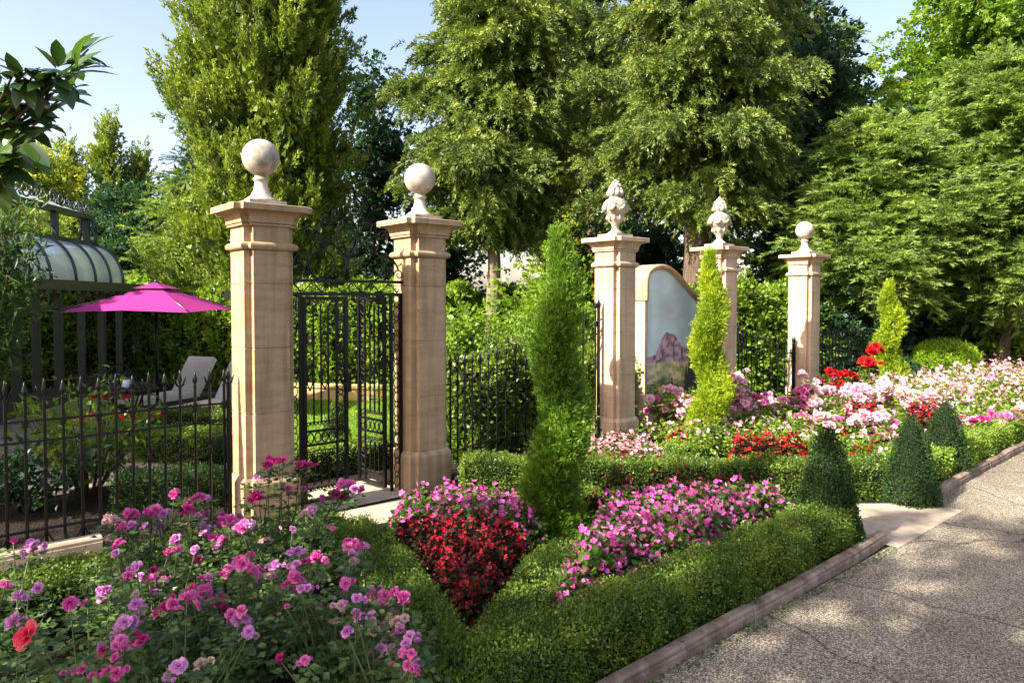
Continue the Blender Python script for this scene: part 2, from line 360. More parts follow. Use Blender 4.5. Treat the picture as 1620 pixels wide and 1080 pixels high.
PT['blush'] = petalmat('pale_blush_petals', [(.62, .07, .24), (.76, .24, .42), (.84, .50, .61), (.87, .72, .76)])
PT['red'] = petalmat('scarlet_petals', [(.16, .002, .005), (.36, .005, .010), (.54, .014, .020)])
PT['begpink'] = petalmat('begonia_pink_petals', [(.40, .010, .12), (.58, .045, .29), (.68, .15, .45), (.80, .34, .62)])
PT['begred'] = petalmat('begonia_crimson_petals', [(.12, .001, .008), (.30, .002, .018), (.50, .006, .025)])
PT['begwhite'] = petalmat('begonia_pale_petals', [(.62, .04, .12), (.80, .30, .40), (.88, .68, .70)])
PT['yolk'] = solid('yellow_stamens', (.7, .42, .03), .7)

def trunk_tube(mb, base, top, r0, r1, wob=.1, n=10, seg=9):
    pts = []; rr = []
    for i in range(seg+1):
        t = i/seg; p = np.array(base)*(1-t)+np.array(top)*t + np.append(rng.normal(size=2)*wob*(0 < i < seg), 0)
        pts.append(p); rr.append(r0*(1-t)+r1*t + r0*.35*max(0, 1-t*9))
    mb.tube(pts, rr, n); return pts
def tree(name, label, group, base, H, prof, kind, nb=150, ns=16, nl=36, z0=.5, seed=None, bark='bark', r0=.22, leafm=None,
         lean=(0, 0), squash=1., visible_limbs=40, ll=None, lw=None, trunk_top=None, cat='tree', inner=0.3, nlscale=1.25, fill=.16):
    """a trunk with limbs and a crown of sprays; prof(t) = crown radius at relative height t"""
    base = np.array(base, float); root = empty(name, base, 0, label, cat, group)
    mb = MB(); tt = trunk_top or H*.95
    trunk_tube(mb, (0, 0, -.1), (lean[0]*tt/H, lean[1]*tt/H, tt), r0, r0*.15, r0*.25)
    # branches
    t = rng.random(nb*3); w = np.array([prof(x) for x in t]); keep = rng.random(nb*3) < w/w.max(); t = t[keep][:nb]; k = len(t)
    th = rng.random(k)*2*np.pi; z = z0+(H-z0)*t
    lum = 1+.22*np.sin(th*3+z*1.9)+.14*np.sin(th*5-z*2.7+1)
    rad = np.array([prof(x) for x in t])*lum*rng.uniform(.72, 1.06, k)
    inn = rng.random(k) < inner; rad[inn] *= rng.uniform(.35, .75, inn.sum())
    out = np.stack([np.cos(th), np.sin(th)*squash, np.zeros(k)], 1)
    ax = np.stack([lean[0]*z/H, lean[1]*z/H, z], 1)
    cv = rng.random(k)
    if kind == 'cypress':
        tip = ax + out*rad[:, None]; st = ax + out*rad[:, None]*.35 - np.array([0, 0, 1.])*np.minimum(1.0, z*.5)[:, None]
    elif kind == 'droop':
        tip = ax + out*rad[:, None]; st = ax + np.array([0, 0, .25])
    elif kind == 'fan':
        tip = ax + out*rad[:, None]; tip[:, 2] += rad*.18; st = ax - np.array([0, 0, .35])*rad[:, None]
    else:
        tip = ax + out*rad[:, None] + rnd(k)*.15; st = ax - np.array([0, 0, 1.])*np.minimum(.9, z*.4)[:, None]
    st[:, 2] = np.maximum(st[:, 2], z0*.5)
    for i in range(min(k, visible_limbs)):
        m_ = (st[i]+tip[i])/2 + np.array([0, 0, .08]); mb.tube([ax[i]*[1, 1, 0]+[0, 0, st[i][2]], m_, tip[i]], [r0*.28, r0*.16, .012], 5)
    mb.build('trunk', M[bark], root)
    s = rng.uniform(.62 if kind in ('droop', 'cypress') else .5, 1.05, (k, ns)); P = st[:, None]+(tip-st)[:, None]*s[..., None]
    ext = np.array([1., 1, 1]); bd = unit(tip-st)[:, None]; o = out[:, None]; up = np.array([0, 0, 1.])
    j = rng.normal(size=(k, ns, 3)); bv = np.clip(cv[:, None]*.6+rng.random((k, ns))*.4, 0, 1)
    if kind == 'cypress':
        P = P + j*[.10, .10, .20]; D = up*1.0+o*.40+j*.20; L, W, dr, sprd, fl = .36, .085, 0., .5, 0.; a, b, tri = ll or .085, lw or .040, True
    elif kind == 'droop':
        P = P + j*[.19, .19, .065]; D = o*.6+bd*.2+j*.5+up*.05; L, W, dr, sprd, fl = .30, .11, .6, .9, 0.2; a, b, tri = ll or .085, lw or .040, True
    elif kind == 'fan':
        P = P + j*[.18, .18, .05]; D = o*.8+bd*.35+j*.30+up*.12; L, W, dr, sprd, fl = .44, .16, .25, .95, .82; a, b, tri = ll or .095, lw or .032, True
    else:
        P = P + j*[.24, .24, .2]; D = o*.5+j*.7+up*.1; L, W, dr, sprd, fl = .38, .17, .3, 1., .3; a, b, tri = ll or .10, lw or .07, False
    Pp, Dd, v = sprays(P.reshape(-1, 3), D.reshape(-1, 3), L*rng.uniform(.6, 1.3, k*ns), W, int(nl*nlscale), dr, sprd, flat=fl, bv=bv.ravel())
    # deeper twigs with larger clumps of foliage, so that the crown closes
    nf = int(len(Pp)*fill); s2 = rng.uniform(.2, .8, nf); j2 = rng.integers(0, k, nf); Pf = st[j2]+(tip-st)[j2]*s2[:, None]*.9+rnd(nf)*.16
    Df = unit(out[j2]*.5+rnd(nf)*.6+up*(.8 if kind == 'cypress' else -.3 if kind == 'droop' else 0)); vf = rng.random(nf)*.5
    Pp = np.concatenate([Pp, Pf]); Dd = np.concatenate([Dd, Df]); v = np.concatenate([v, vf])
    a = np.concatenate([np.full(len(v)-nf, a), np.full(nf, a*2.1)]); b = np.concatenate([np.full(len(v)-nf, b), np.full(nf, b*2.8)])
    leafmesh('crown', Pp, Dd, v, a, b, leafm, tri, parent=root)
    return root
def surf_foliage(name, pts, nrm, n, ll, lw, mat, parent=None, out=.5, tri=False, depth=.03, fold=.12, size=.35, upb=.25):
    """leaves scattered on a sampled surface (pts, nrm)"""
    P = pts + nrm*rng.uniform(-depth, depth*.6, (len(pts), 1)) + rnd(len(pts))*depth*.3
    D = unit(nrm*out + rnd(len(pts))*.6 + np.array([0, 0, upb]))
    return leafmesh(name, P, D, rng.random(len(pts)), ll, lw, mat, tri, fold, parent, size)

def path_frame(path, s):
    path = np.asarray(path, float); seg = np.diff(path, axis=0); ln = np.linalg.norm(seg, axis=1); cum = np.concatenate([[0], np.cumsum(ln)])
    u = s*cum[-1]; i = np.clip(np.searchsorted(cum, u, side='right')-1, 0, len(seg)-1)
    # smoothed tangent
    p = path[i]+seg[i]*((u-cum[i])/ln[i])[:, None]; t = seg[i]/ln[i][:, None]
    return p, t, cum[-1]
def smooth_path(P, it=3):
    P = np.asarray(P, float)
    for _ in range(it):
        Q = [P[0]]
        for a, b in zip(P[:-1], P[1:]): Q += [a*.75+b*.25, a*.25+b*.75]
        Q.append(P[-1]); P = np.array(Q)
    return P
def hedge(name, label, path, w, h, mat, dens, ll=.016, lw=.010, z=0., group=None, cat='hedge', smooth=2, wob=.025, ends=True, rough=0.):
    P = smooth_path(path, smooth) if smooth else np.asarray(path, float)
    root = empty(name, (P[0][0], P[0][1], z), 0, label, cat, group); off = np.array([P[0][0], P[0][1], z])
    # core: swept box
    seg = np.gradient(P, axis=0); t = unit(seg); nr = np.stack([-t[:, 1], t[:, 0]], 1)
    mb = MB(); c = .03; n = len(P); vs = []
    P2 = P.copy(); P2[0] += t[0]*c; P2[-1] -= t[-1]*c
    for i in range(n):
        for sx, sz in ((-1, 0), (-1, 1), (1, 1), (1, 0)):
            q = P2[i]+nr[i]*sx*(w/2-c); vs.append((q[0]-off[0], q[1]-off[1], sz*(h-c)))
    fs = [(i*4+k, i*4+k+1, i*4+k+5, i*4+k+4) for i in range(n-1) for k in range(3)]+[(0, 3, 2, 1), (n*4-4, n*4-3, n*4-2, n*4-1)]
    mb.add(vs, fs); mb.build('shade_dark_core', G['core'], root)
    total = np.linalg.norm(np.diff(P, axis=0), axis=1).sum(); per = 2*h+w
    N_ = int(total*per*dens); s = rng.random(N_); u = rng.random(N_)*per
    p, tt, _ = path_frame(P, s); nn = np.stack([-tt[:, 1], tt[:, 0]], 1)
    lat = np.where(u < h, -w/2, np.where(u < h+w, u-h-w/2, w/2)); zz = np.where(u < h, u, np.where(u < h+w, h, per-u))
    nv = np.zeros((N_, 3)); side = np.where(u < h, -1., np.where(u > h+w, 1., 0.)); nv[:, :2] = nn*side[:, None]; nv[:, 2] = (side == 0)
    # rounded shoulders
    edge = np.clip((zz-(h-.028))/.028, 0, 1)*(side != 0); nv[:, 2] += edge*.8
    lat = lat*np.where(side != 0, 1-.07*edge, 1)
    pos = np.concatenate([p+nn*lat[:, None], zz[:, None]], 1); nv = unit(nv)
    g = wob*(np.sin(pos[:, 0]*9+pos[:, 2]*7)+np.sin(pos[:, 1]*11+1.3)+np.sin((pos[:, 0]-pos[:, 1])*23)*.5)*.6
    g += .012*np.sin(pos[:, 0]*47+pos[:, 2]*39)*np.sin(pos[:, 1]*53-pos[:, 2]*31)-.03*(rng.random(N_) < .12); pos += nv*g[:, None]
    if ends:
        m = int(w*h*dens); 
        for e, sg in ((0, -1), (-1, 1)):
            q = np.zeros((m, 3)); q[:, :2] = P[e]+nr[e]*rng.uniform(-w/2, w/2, (m, 1)); q[:, 2] = rng.random(m)*h
            pos = np.concatenate([pos, q]); nv = np.concatenate([nv, np.tile([t[e][0]*sg, t[e][1]*sg, 0], (m, 1))])
    if rough:
        q = np.sin(pos[:, 0]*2.1+pos[:, 1]*1.3)+np.sin(pos[:, 0]*4.7-pos[:, 1]*3.9)*.7+np.sin(pos[:, 1]*9.1+pos[:, 0]*7)*.4; pos[:, 2] *= 1+rough*q; pos += rnd(len(pos))*rough*.35
    pos -= [off[0], off[1], 0]
    k_ = rng.random(len(pos)) < .07; ps = pos[k_]+nv[k_]*rng.uniform(.01, .045, (k_.sum(), 1)); pos = np.concatenate([pos, ps]); nv = np.concatenate([nv, nv[k_]])
    surf_foliage('leaf_surface', pos, nv, len(pos), ll, lw, mat, root, depth=.030)
    return root
def revolve_topiary(name, label, base, h, rf, dens, mat, ll=.016, lw=.010, group=None, cat='topiary', stem=0., core=True, out=.5, tri=False, upb=.25, depth=.02):
    root = empty(name, base, 0, label, cat, group)
    zs = np.linspace(0, 1, 40); rs = np.array([rf(x) for x in zs]); area = (2*np.pi*rs*h/40).sum(); n = int(area*dens)
    z = rng.choice(40, n*1, p=rs/rs.sum())/39 + rng.uniform(-.5, .5, n)/39; z = np.clip(z, 0, 1); th = rng.random(n)*2*np.pi
    r = np.interp(z, zs, rs)*(1+.05*np.sin(th*4+z*9)+.03*np.sin(th*9-z*21)); dr = np.gradient(rs, zs*h); sl = np.interp(z, zs, dr)
    pos = np.stack([np.cos(th)*r, np.sin(th)*r, z*h+stem], 1); nv = unit(np.stack([np.cos(th), np.sin(th), -sl], 1))
    mb = MB(); mb.lathe([(max(.005, np.interp(x, zs, rs)-.03), x*h+stem) for x in np.linspace(.02, .97, 16)], n=18)
    mb.build('shade_dark_core', G['core'], root)
    if stem or not core:
        mb = MB(); mb.tube([(0, 0, -.02), (0, 0, stem+h*.3)], .03, 7); mb.build('trunk', M['bark'], root)
    surf_foliage('leaf_surface', pos, nv, n, ll, lw, mat, root, out=out, tri=tri, upb=upb, depth=depth)
    return root
def spiral(name, label, base, h, rmax, turns, mat, n, ll, lw, phase=0., group=None, gr=.54):
    root = empty(name, base, 0, label, 'conifer', group)
    mb = MB(); trunk_tube(mb, (0, 0, -.05), (0, 0, h*.9), .045, .01, .005, 8); mb.build('trunk', M['bark'], root)
    def rad(z, th):
        t = z/h; R0 = rmax*(1.0-.52*t-.38*np.clip((t-.66)/.34, 0, 1)**1.3)*np.clip(.72+t*4, 0, 1)
        w = .5+.5*np.cos(th-2*np.pi*turns*t-phase); return R0*(1.06-gr+gr*w**.9)
    def cen(z, th0=0): t = np.asarray(z)/h; a = 2*np.pi*turns*t+phase; am = rmax*.11*(1-t)**.5; return am*np.cos(a), am*np.sin(a)
    # solid inner body, its dark colour stands for the shade inside
    vs = []; nz, nt_ = 46, 20
    for i in range(nz):
        for k in range(nt_):
            z = h*.95*i/(nz-1); th = 2*np.pi*k/nt_; r = float(rad(z, th))*.62; cx_, cy_ = cen(z); vs.append((r*math.cos(th)+float(cx_), r*math.sin(th)+float(cy_), z))
    fs = [(i*nt_+k, i*nt_+(k+1) % nt_, (i+1)*nt_+(k+1) % nt_, (i+1)*nt_+k) for i in range(nz-1) for k in range(nt_)]
    mb = MB(); mb.add(vs, fs, True); mb.build('shade_dark_core', G['core'], root)
    k = n//16; z = h*rng.random(k)**1.05*.97; th = rng.random(k)*2*np.pi; r = rad(z, th)*rng.uniform(.62, .88, k)
    cx_, cy_ = cen(z); P = np.stack([np.cos(th)*r+cx_, np.sin(th)*r+cy_, z], 1); o = np.stack([np.cos(th), np.sin(th), np.zeros(k)], 1)
    D = o*.62*np.clip(2.6-2.5*z/h, .1, 1)[:, None]+np.array([0, 0, .85])+rnd(k)*.2*np.clip(3-2.8*z/h, .3, 1)[:, None]
    L = .13*(h/2.3)*rng.uniform(.6, 1.35, k)
    Pp, Dd, v = sprays(P, D, L, .032*h/2.3, 16, 0., .6, bv=rng.random(k))
    leafmesh('crown', Pp, Dd, v, ll, lw, mat, True, parent=root)
    return root
# ------------------------------------------------------------------ ground
def sheet(name, poly, z, mat, kind='structure'):
    mb = MB(); mb.add([(p[0], p[1], z) for p in poly], [tuple(range(len(poly)))])
    o = mb.build(name, mat); o['kind'] = kind; return o
sheet('ground', [(-120, -120), (120, -120), (120, 120), (-120, 120)], 0, M['soil'])
WY = 5.72                                   # the line of pillars
sheet('driveway', [(-8, -10), (60, -10), (60, 1.2), (22, 1.74), (15, 2.24), (11, 2.37), (8.8, 2.35), (7.6, 2.33), (6.9, 2.26), (6.7, 2.06), (-8, 2.06)], .004, M['aggregate'])
sheet('garden_path', [(5.45, 2.0), (6.85, 2.0), (6.75, 2.35), (5.9, 3.1), (5.45, 2.9)], .008, M['paving'])
sheet('gate_path', [(-3, 4.95), (3.35, 4.95), (3.45, 5.45), (-3, 5.45)], .008, M['paving'])
sheet('gate_threshold', [(2.5, 5.5), (3.56, 5.5), (3.56, 6.25), (2.5, 6.25)], .012, M['paving'])
sheet('patio', [(-8, 8.0), (.9, 7.6), (2.45, 7.9), (3.2, 9.9), (3.2, 15), (6, 19), (-8, 19)], .006, M['paving'])
sheet('patio_path', [tuple(Gz(a, b)[:2]) for a, b in ((120, 712), (352, 734), (352, 764), (120, 748))], .009, M['paving'])
sheet('lawn', [(2.9, 6.7), (9, 6.7), (12, 10), (11.5, 13.0), (3.4, 13.0), (3.3, 9.9), (2.75, 8.2)], .005, M['lawn'])
# short lawn grass
n = 60000; gx = rng.uniform(2.9, 11, n); gy = rng.uniform(6.7, 13, n)
P = np.stack([gx, gy, np.full(n, .004)], 1); D = unit(rnd(n)*.45+[0, 0, 1])
o = leafmesh('grass', P, D, rng.random(n), .045, .012, G['grass'], True); tag(o, kind='stuff', label='short bright mown grass of the lawn beyond the gate')

# kerb stones of the driveway: one object per run, joints modelled
def kerb(name, label, pts, w=.075, h=.085, stone=.62, z=0., mat='kerb', grp=None):
    pts = [np.array(p, float) for p in pts]; mb = MB(); root = empty(name, (0, 0, 0), 0, label, 'kerb', grp)
    L = [np.linalg.norm(b-a) for a, b in zip(pts[:-1], pts[1:])]; tot = sum(L); k = max(1, round(tot/stone))
    def at(u):
        for a, b, l in zip(pts[:-1], pts[1:], L):
            if u <= l+1e-6: return a+(b-a)*u/l
            u -= l
        return pts[-1]
    for i in range(k):
        a = at(tot*i/k+.004); b = at(tot*(i+1)/k-.004); t = (b-a)/np.linalg.norm(b-a); nn = np.array([-t[1], t[0]])
        jz = random.uniform(-.006, .004); jl = random.uniform(-.004, .004); c = .012; vs = []
        a = a+nn*jl; b = b+nn*jl
        prof = [(0, 0), (0, h-.036+jz), (.006, h-.030+jz), (.006, h-c+jz), (.006+c, h+jz), (w-c, h+jz), (w, h-c+jz), (w, 0)]
        for p in (a, b):
            for (o_, zz) in prof: q = p+nn*o_; vs.append((q[0], q[1], z+zz))
        m = len(prof); mb = MB(); mb.add(vs, [(j, j+m, j+m+1, j+1) for j in range(m-1)]+[tuple(range(m)), tuple(range(2*m-1, m-1, -1))])
        mb.build('kerb_stone', M[mat], root)
    return root
kerb('driveway_kerb', 'pink brown stone kerb between near boxwood hedge and gravel drive', [(-1.5, 2.05), (4.9, 2.07), (5.5, 2.10)])
kerb('driveway_kerb', 'far run of pink brown kerb beyond the path opening, curving along the drive', [(6.9, 2.22), (7.6, 2.30), (8.8, 2.32), (11, 2.34), (15, 2.2), (22, 1.7)])
kerb('edging_stone', 'low thick stone edging under the left end of the iron fence', [(-1.6, 5.52), (1.05, 5.52)], .12, .17, .9, mat='paving')
kerb('edging_stone', 'thin pale stone edging at the foot of the left gate pillar', [(1.2, 5.3), (2.6, 5.3)], .08, .09, .7, mat='paving')

# ------------------------------------------------------------------ pillars
def cross(w, n=.055): 
    q = w-n
    return [(w, -q), (w, q), (q, q), (q, w), (-q, w), (-q, q), (-w, q), (-w, -q), (-q, -q), (-q, -w), (q, -w), (q, -q)]
def loft(mb, prof, n=.055, smooth=False):
    """prof (half width, z) with the rebated plan"""
    vs = []; fs = []
    for w, z in prof: vs += [(x, y, z) for x, y in cross(w, n)]
    for i in range(len(prof)-1):
        for k in range(12): fs.append((i*12+k, i*12+(k+1) % 12, (i+1)*12+(k+1) % 12, (i+1)*12+k))
    fs += [tuple(range(11, -1, -1)), tuple((len(prof)-1)*12+k for k in range(12))]
    mb.add(vs, fs, smooth)
def ball_finial(root, r=.148):
    mb = MB(); mb.box((0, 0, 2.575), (.30, .30, .05)); mb.build('finial_base', M['ball'], root)
    mb = MB(); mb.lathe([(.135, 2.600), (.13, 2.615), (.085, 2.645), (.062, 2.69), (.052, 2.74), (.05, 2.765), (.062, 2.772), (.062, 2.79), (.05, 2.797), (.05, 2.83)], n=28)
    fb = mb.build('finial_neck', M['ball'], root)
    mb = MB(); prof = [(r*math.sin(a), 2.81+r-r*math.cos(a)) for a in np.linspace(.12, math.pi-.02, 24)]; mb.lathe(prof, n=36)
    mb.build('ball_finial', M['ball'], root)
def urn_finial(root):
    mb = MB(); mb.box((0, 0, 2.575), (.30, .30, .05)); mb.build('finial_base', M['ball'], root)
    mb = MB(); k0 = .88
    mb.lathe([(.13, 2.60), (.10, 2.625), (.055, 2.66), (.045, 2.70), (.06, 2.712), (.055, 2.73), (.095, 2.76), (.115, 2.80), (.11, 2.83), (.125, 2.85), (.16, 2.90), (.172, 2.95), (.165, 2.99), (.13, 3.03), (.085, 3.055), (.08, 3.075), (.10, 3.085), (.10, 3.10)], n=32)
    for k in range(8):       # garland swags round the belly
        a0 = k*math.pi/4
        for j in range(9):
            a = a0+j/8*math.pi/4; z = 2.965-.06*math.sin(j/8*math.pi); r = .168
            s_ = .017+.008*math.sin(j/8*math.pi)
            mb.lathe([(s_*math.sin(q)+.0005, -s_*math.cos(q)) for q in np.linspace(0, math.pi, 6)], (r*math.cos(a), r*math.sin(a), z), 7)
    for k in range(10):
        a = k*math.pi/5; mb.tube([(.10*math.cos(a), .10*math.sin(a), 2.77), (.122*math.cos(a), .122*math.sin(a), 2.80), (.118*math.cos(a), .118*math.sin(a), 2.835)], [.012, .018, .008], 6)
    mb.v = [(x*k0, y*k0, 2.6+(z-2.6)*.97) for x, y, z in mb.v]; mb.build('urn', M['urn'], root)
    mb = MB()
    for lev, (nr, rr, zz, sz) in enumerate([(9, .088, 3.115, .036), (8, .078, 3.155, .034), (6, .06, 3.20, .032), (4, .03, 3.24, .030), (1, 0., 3.265, .026)]):
        for k in range(nr):
            a = 2*math.pi*(k+lev*.4)/nr; s_ = sz*random.uniform(.85, 1.15)
            mb.lathe([(s_*math.sin(q)+.0005, -s_*math.cos(q)*1.1) for q in np.linspace(0, math.pi, 8)], (rr*math.cos(a), rr*math.sin(a), zz), 9)
    mb.lathe([(.085, 3.10), (.07, 3.2), (.03, 3.25)], n=10)
    mb.v = [(x*k0, y*k0, 2.6+(z-2.6)*.97) for x, y, z in mb.v]; mb.build('carved_fruit', M['urn'], root)
def pillar(X, label, mat, fin, grp):
    root = empty('stone_pillar', (X, WY, 0), 0, label, 'pillar', grp); m = M[mat]
    mb = MB(); loft(mb, [(.235, -.1), (.235, .335), (.232, .345), (.205, .385)]); mb.build('plinth', m, root)
    mb = MB(); z = .385; w = .2
    for z1 in (.90, 1.42, 1.93, 2.195):       # blocks with fine joints
        loft(mb, [(w-.006, z), (w, z+.0045), (w, z1-.0045), (w-.006, z1)]); z = z1
    mb.build('shaft', m, root)
    mb = MB(); loft(mb, [(.2, 2.195)]+[(.2+.034*math.sin(a), 2.2275-.032*math.cos(a)) for a in np.linspace(.1, math.pi-.1, 9)]+[(.2, 2.26)], smooth=False)
    mb.build('neck_moulding', m, root)
    mb = MB(); loft(mb, [(.2, 2.26), (.2, 2.385)]); mb.build('frieze', m, root)
    cor = [(.2, 2.385), (.222, 2.387), (.222, 2.402), (.212, 2.406), (.228, 2.41)]+[(.228+.065*(1-math.cos(a)), 2.41+.085*math.sin(a)) for a in np.linspace(.1, math.pi/2, 9)]+[(.300, 2.497), (.318, 2.50), (.318, 2.545), (.314, 2.55)]
    mb = MB(); loft(mb, cor); mb.build('cornice', m, root)
    ball_finial(root) if fin == 'ball' else urn_finial(root)
    return root
PX = [2.26, 3.80, 6.64, 8.90, 11.42]
pillar(PX[0], 'large stone pillar with ball finial left of the open gate', 'stone', 'ball', 'stone garden pillars')
pillar(PX[1], 'stone pillar with ball finial right of the gate, half lit', 'stone', 'ball', 'stone garden pillars')
pillar(PX[2], 'bright pillar with fruit urn left of the painted panel', 'stone_pink', 'urn', 'stone garden pillars')
pillar(PX[3], 'pillar with fruit urn right of the painted panel, behind golden spiral conifer', 'stone_pink', 'urn', 'stone garden pillars')
pillar(PX[4], 'smallest looking pillar with white ball, at the far right of the row', 'stone_pink', 'ball', 'stone garden pillars')

# ------------------------------------------------------------------ painted wall panel between the urn pillars
def panel():
    X0, X1, Y = 7.88, 9.95, 6.24; wdt = X1-X0; th = .26
    root = empty('painted_garden_wall', (X0, Y, 0), 0, 'free-standing stone wall with curved top and a painted mountain landscape', 'wall')
    def top(x):
        t = x/wdt
        if t < .17: return 2.08+.21*math.sqrt(max(0, 1-((.17-t)/.17)**2))
        if t < .74: q = (t-.17)/.57; return 2.29-(.5-.5*math.cos(math.pi*q))*.53
        return 1.76
    xs = np.linspace(0, wdt, 60); tp = [top(x) for x in xs]
    mb = MB(); vs = []
    for x, z in zip(xs, tp): vs += [(x, 0, -.05), (x, 0, z), (x, th, z), (x, th, -.05)]
    fs = [(i*4, (i+1)*4, (i+1)*4+1, i*4+1) for i in range(59)]+[(i*4+1, (i+1)*4+1, (i+1)*4+2, i*4+2) for i in range(59)]+[(i*4+3, i*4+2, (i+1)*4+2, (i+1)*4+3) for i in range(59)]
    fs += [(0, 1, 2, 3), (59*4+3, 59*4+2, 59*4+1, 59*4)]
    mb.add(vs, fs); mb.build('wall_body', M['stone_pink'], root)
    # moulded coping that follows the curve, proud of the face
    mb = MB(); cpts = [(-.0, 1.80)]+list(zip(xs, tp)); cpts = np.array(cpts)
    t = unit(np.gradient(cpts, axis=0)); nn = np.stack([-t[:, 1], t[:, 0]], 1); sec = [(-.062, -.012), (-.045, -.02), (-.04, -.04), (-.015, -.05), (.012, -.05), (.02, -.035), (.02, th+.03), (-.015, th+.03), (-.015, th-.01)]
    vs = []
    for p, q in zip(cpts, nn):
        for a, yy in sec: vs.append((p[0]+q[0]*a, yy, p[1]+q[1]*a))
    m = len(sec); fs = [(i*m+k, i*m+k+1, (i+1)*m+k+1, (i+1)*m+k) for i in range(len(cpts)-1) for k in range(m-1)]
    mb.add(vs, fs, True); mb.build('coping', M['stone'], root)
    mb = MB(); mb.box((wdt/2, -.03, .10), (wdt, .06, .42)); mb.build('base_course', M['stone_pink'], root)
    # the painting: brush-stroke grid with its own colours
    nx, nz = 170, 230; xa = np.linspace(.05, wdt-.05, nx); V = []; C = []
    rs = np.random.default_rng(3)
    def vn(sx, sz, seed):           # smooth value noise
        r_ = np.random.default_rng(seed).random((40, 40))
        def f(x, z):
            a, b = (x*sx) % 38, (z*sz) % 38; i, j = int(a), int(b); u, v = a-i, b-j; u = u*u*(3-2*u); v = v*v*(3-2*v)
            return (r_[i, j]*(1-u)+r_[i+1, j]*u)*(1-v)+(r_[i, j+1]*(1-u)+r_[i+1, j+1]*u)*v
        return f
    n1, n2, n3, n4 = vn(4, 3, 1), vn(16, 22, 2), vn(7, 14, 5), vn(30, 12, 9)
    def colour(x, z):
        a, b, c, d = n1(x, z), n2(x, z), n3(x, z), n4(x, z)
        sky_ = np.array([.36, .50, .56])*(.75+.45*a)+np.array([.07, .05, .06])*(c-.5)+np.array([.10, .12, .08])*max(0, 1-abs(x-.18)*6)
        u = x/wdt
        ridge = 1.00+.34*math.exp(-((u-.27)/.13)**4)*(1-.25*abs(u-.24)/.13)+.13*math.exp(-((u-.56)/.18)**2)+.06*math.exp(-((u-.85)/.12)**2)+.03*(b-.5)
        if z > ridge: return sky_+np.array([.03, .07, .03])*max(0, 1-(z-ridge)*5)
        mixc = lambda p, q, k: np.array(p)*(1-k)+np.array(q)*k
        sm = lambda v, lo, hi: min(1, max(0, (v-lo)/(hi-lo)))
        hill = mixc(mixc((.17, .12, .20), (.44, .31, .37), sm(.5*b+.5*c, .3, .62)), (.08, .06, .11), sm(d, .66, .8))
        field = mixc(mixc((.30, .36, .18), (.56, .47, .30), sm(c+.25*(d-.5), .42, .60)), (.20, .28, .13), sm(b, .60, .72)); field = mixc(field, (.40, .20, .13), .6*sm(d*b, .55, .62))
        wood = mixc(mixc((.05, .07, .04), (.18, .20, .08), sm(b, .40, .66)), (.34, .28, .15), sm(c, .60, .74))
        k1 = sm(z+.05*(b-.5), .90+.05*u-.02, .90+.05*u+.02); k2 = sm(z+.14*(c-.5), .60, .68)
        return mixc(mixc(wood, field, k2), hill, k1)*(.9+.2*d)
    for x in xa:
        zt = top(x)-.055
        for j in range(nz):
            z = .36+(zt-.36)*j/(nz-1); V.append((x, -.004, z)); cc = colour(x, z)
            for (ux, w_, hz) in ((.52, .030, 1.02), (.57, .026, .95), (.47, .02, .86), (.75, .03, .98), (.30, .02, .72)):     # painted cypresses
                if abs(x/wdt-ux) < w_*max(0, min(1, (hz-z)*5)) and z < hz: cc = np.array([.025, .035, .03])
            C.append((*np.clip(cc, 0, 1), 1))
    fs = np.array([(i*nz+j, (i+1)*nz+j, (i+1)*nz+j+1, i*nz+j+1) for i in range(nx-1) for j in range(nz-1)])
    m_, nt, b_ = newmat('painted_plaster'); at = N(nt, 'ShaderNodeAttribute', attribute_name='paint'); nt.links.new(at.outputs['Color'], b_.inputs['Base Color']); b_.inputs['Roughness'].default_value = .7
    me = mesh_np('painting', np.array(V), fs, m_); ca = me.attributes.new('paint', 'FLOAT_COLOR', 'POINT'); ca.data.foreach_set('color', np.array(C, np.float32).ravel())
    p = link('painting', me, root); p['label'] = 'landscape of a purple mountain over fields and dark trees'
panel()

# ------------------------------------------------------------------ ironwork
def spear(mb, x, y, z, s=1.):
    mb.lathe([(.011*s, 0), (.016*s, .008), (.010*s, .016), (.008*s, .03), (.019*s, .05), (.020*s, .062), (.010*s, .10), (.001, .135)], (x, y, z), 8)
def fleur(mb, x, y, z, dx=1., dy=0., s=1.):
    mb.lathe([(.009*s, 0), (.014*s, .012), (.008*s, .022), (.007*s, .035), (.016*s, .07), (.008*s, .115), (.001, .15)], (x, y, z), 8)
    for sg in (-1, 1):
        mb.tube([(x, y, z+.015), (x+sg*dx*.022, y+sg*dy*.022, z+.028), (x+sg*dx*.032, y+sg*dy*.032, z+.06), (x+sg*dx*.046, y+sg*dy*.046, z+.092)], [.007, .009, .007, .002], 6)
def picket_mesh(kind, h, detail=True):
    mb = MB(); mb.tube([(0, 0, .06), (0, 0, h)], .0105, 6, smooth=False)
    (fleur if kind == 'fleur' else spear)(mb, 0, 0, h-.005)
    if kind == 'spear': mb.lathe([(.009, -.035), (.022, -.028), (.016, -.018), (.026, 0), (.016, .018), (.022, .028), (.009, .035)], (0, 0, h-.155), 10)
    elif detail:      # cross of four hooked leaves half way up
        zc = h*.57; mb.lathe([(.009, -.03), (.017, -.02), (.013, 0), (.017, .02), (.009, .03)], (0, 0, zc), 8)
        for sx in (-1, 1):
            for sz in (-1, 1): mb.tube([(0, 0, zc), (sx*.02, 0, zc+sz*.03), (sx*.035, 0, zc+sz*.055), (sx*.055, 0, zc+sz*.06)], [.006, .006, .006, .003], 5)
    return mb.mesh('picket', M['iron'])
PM = {}
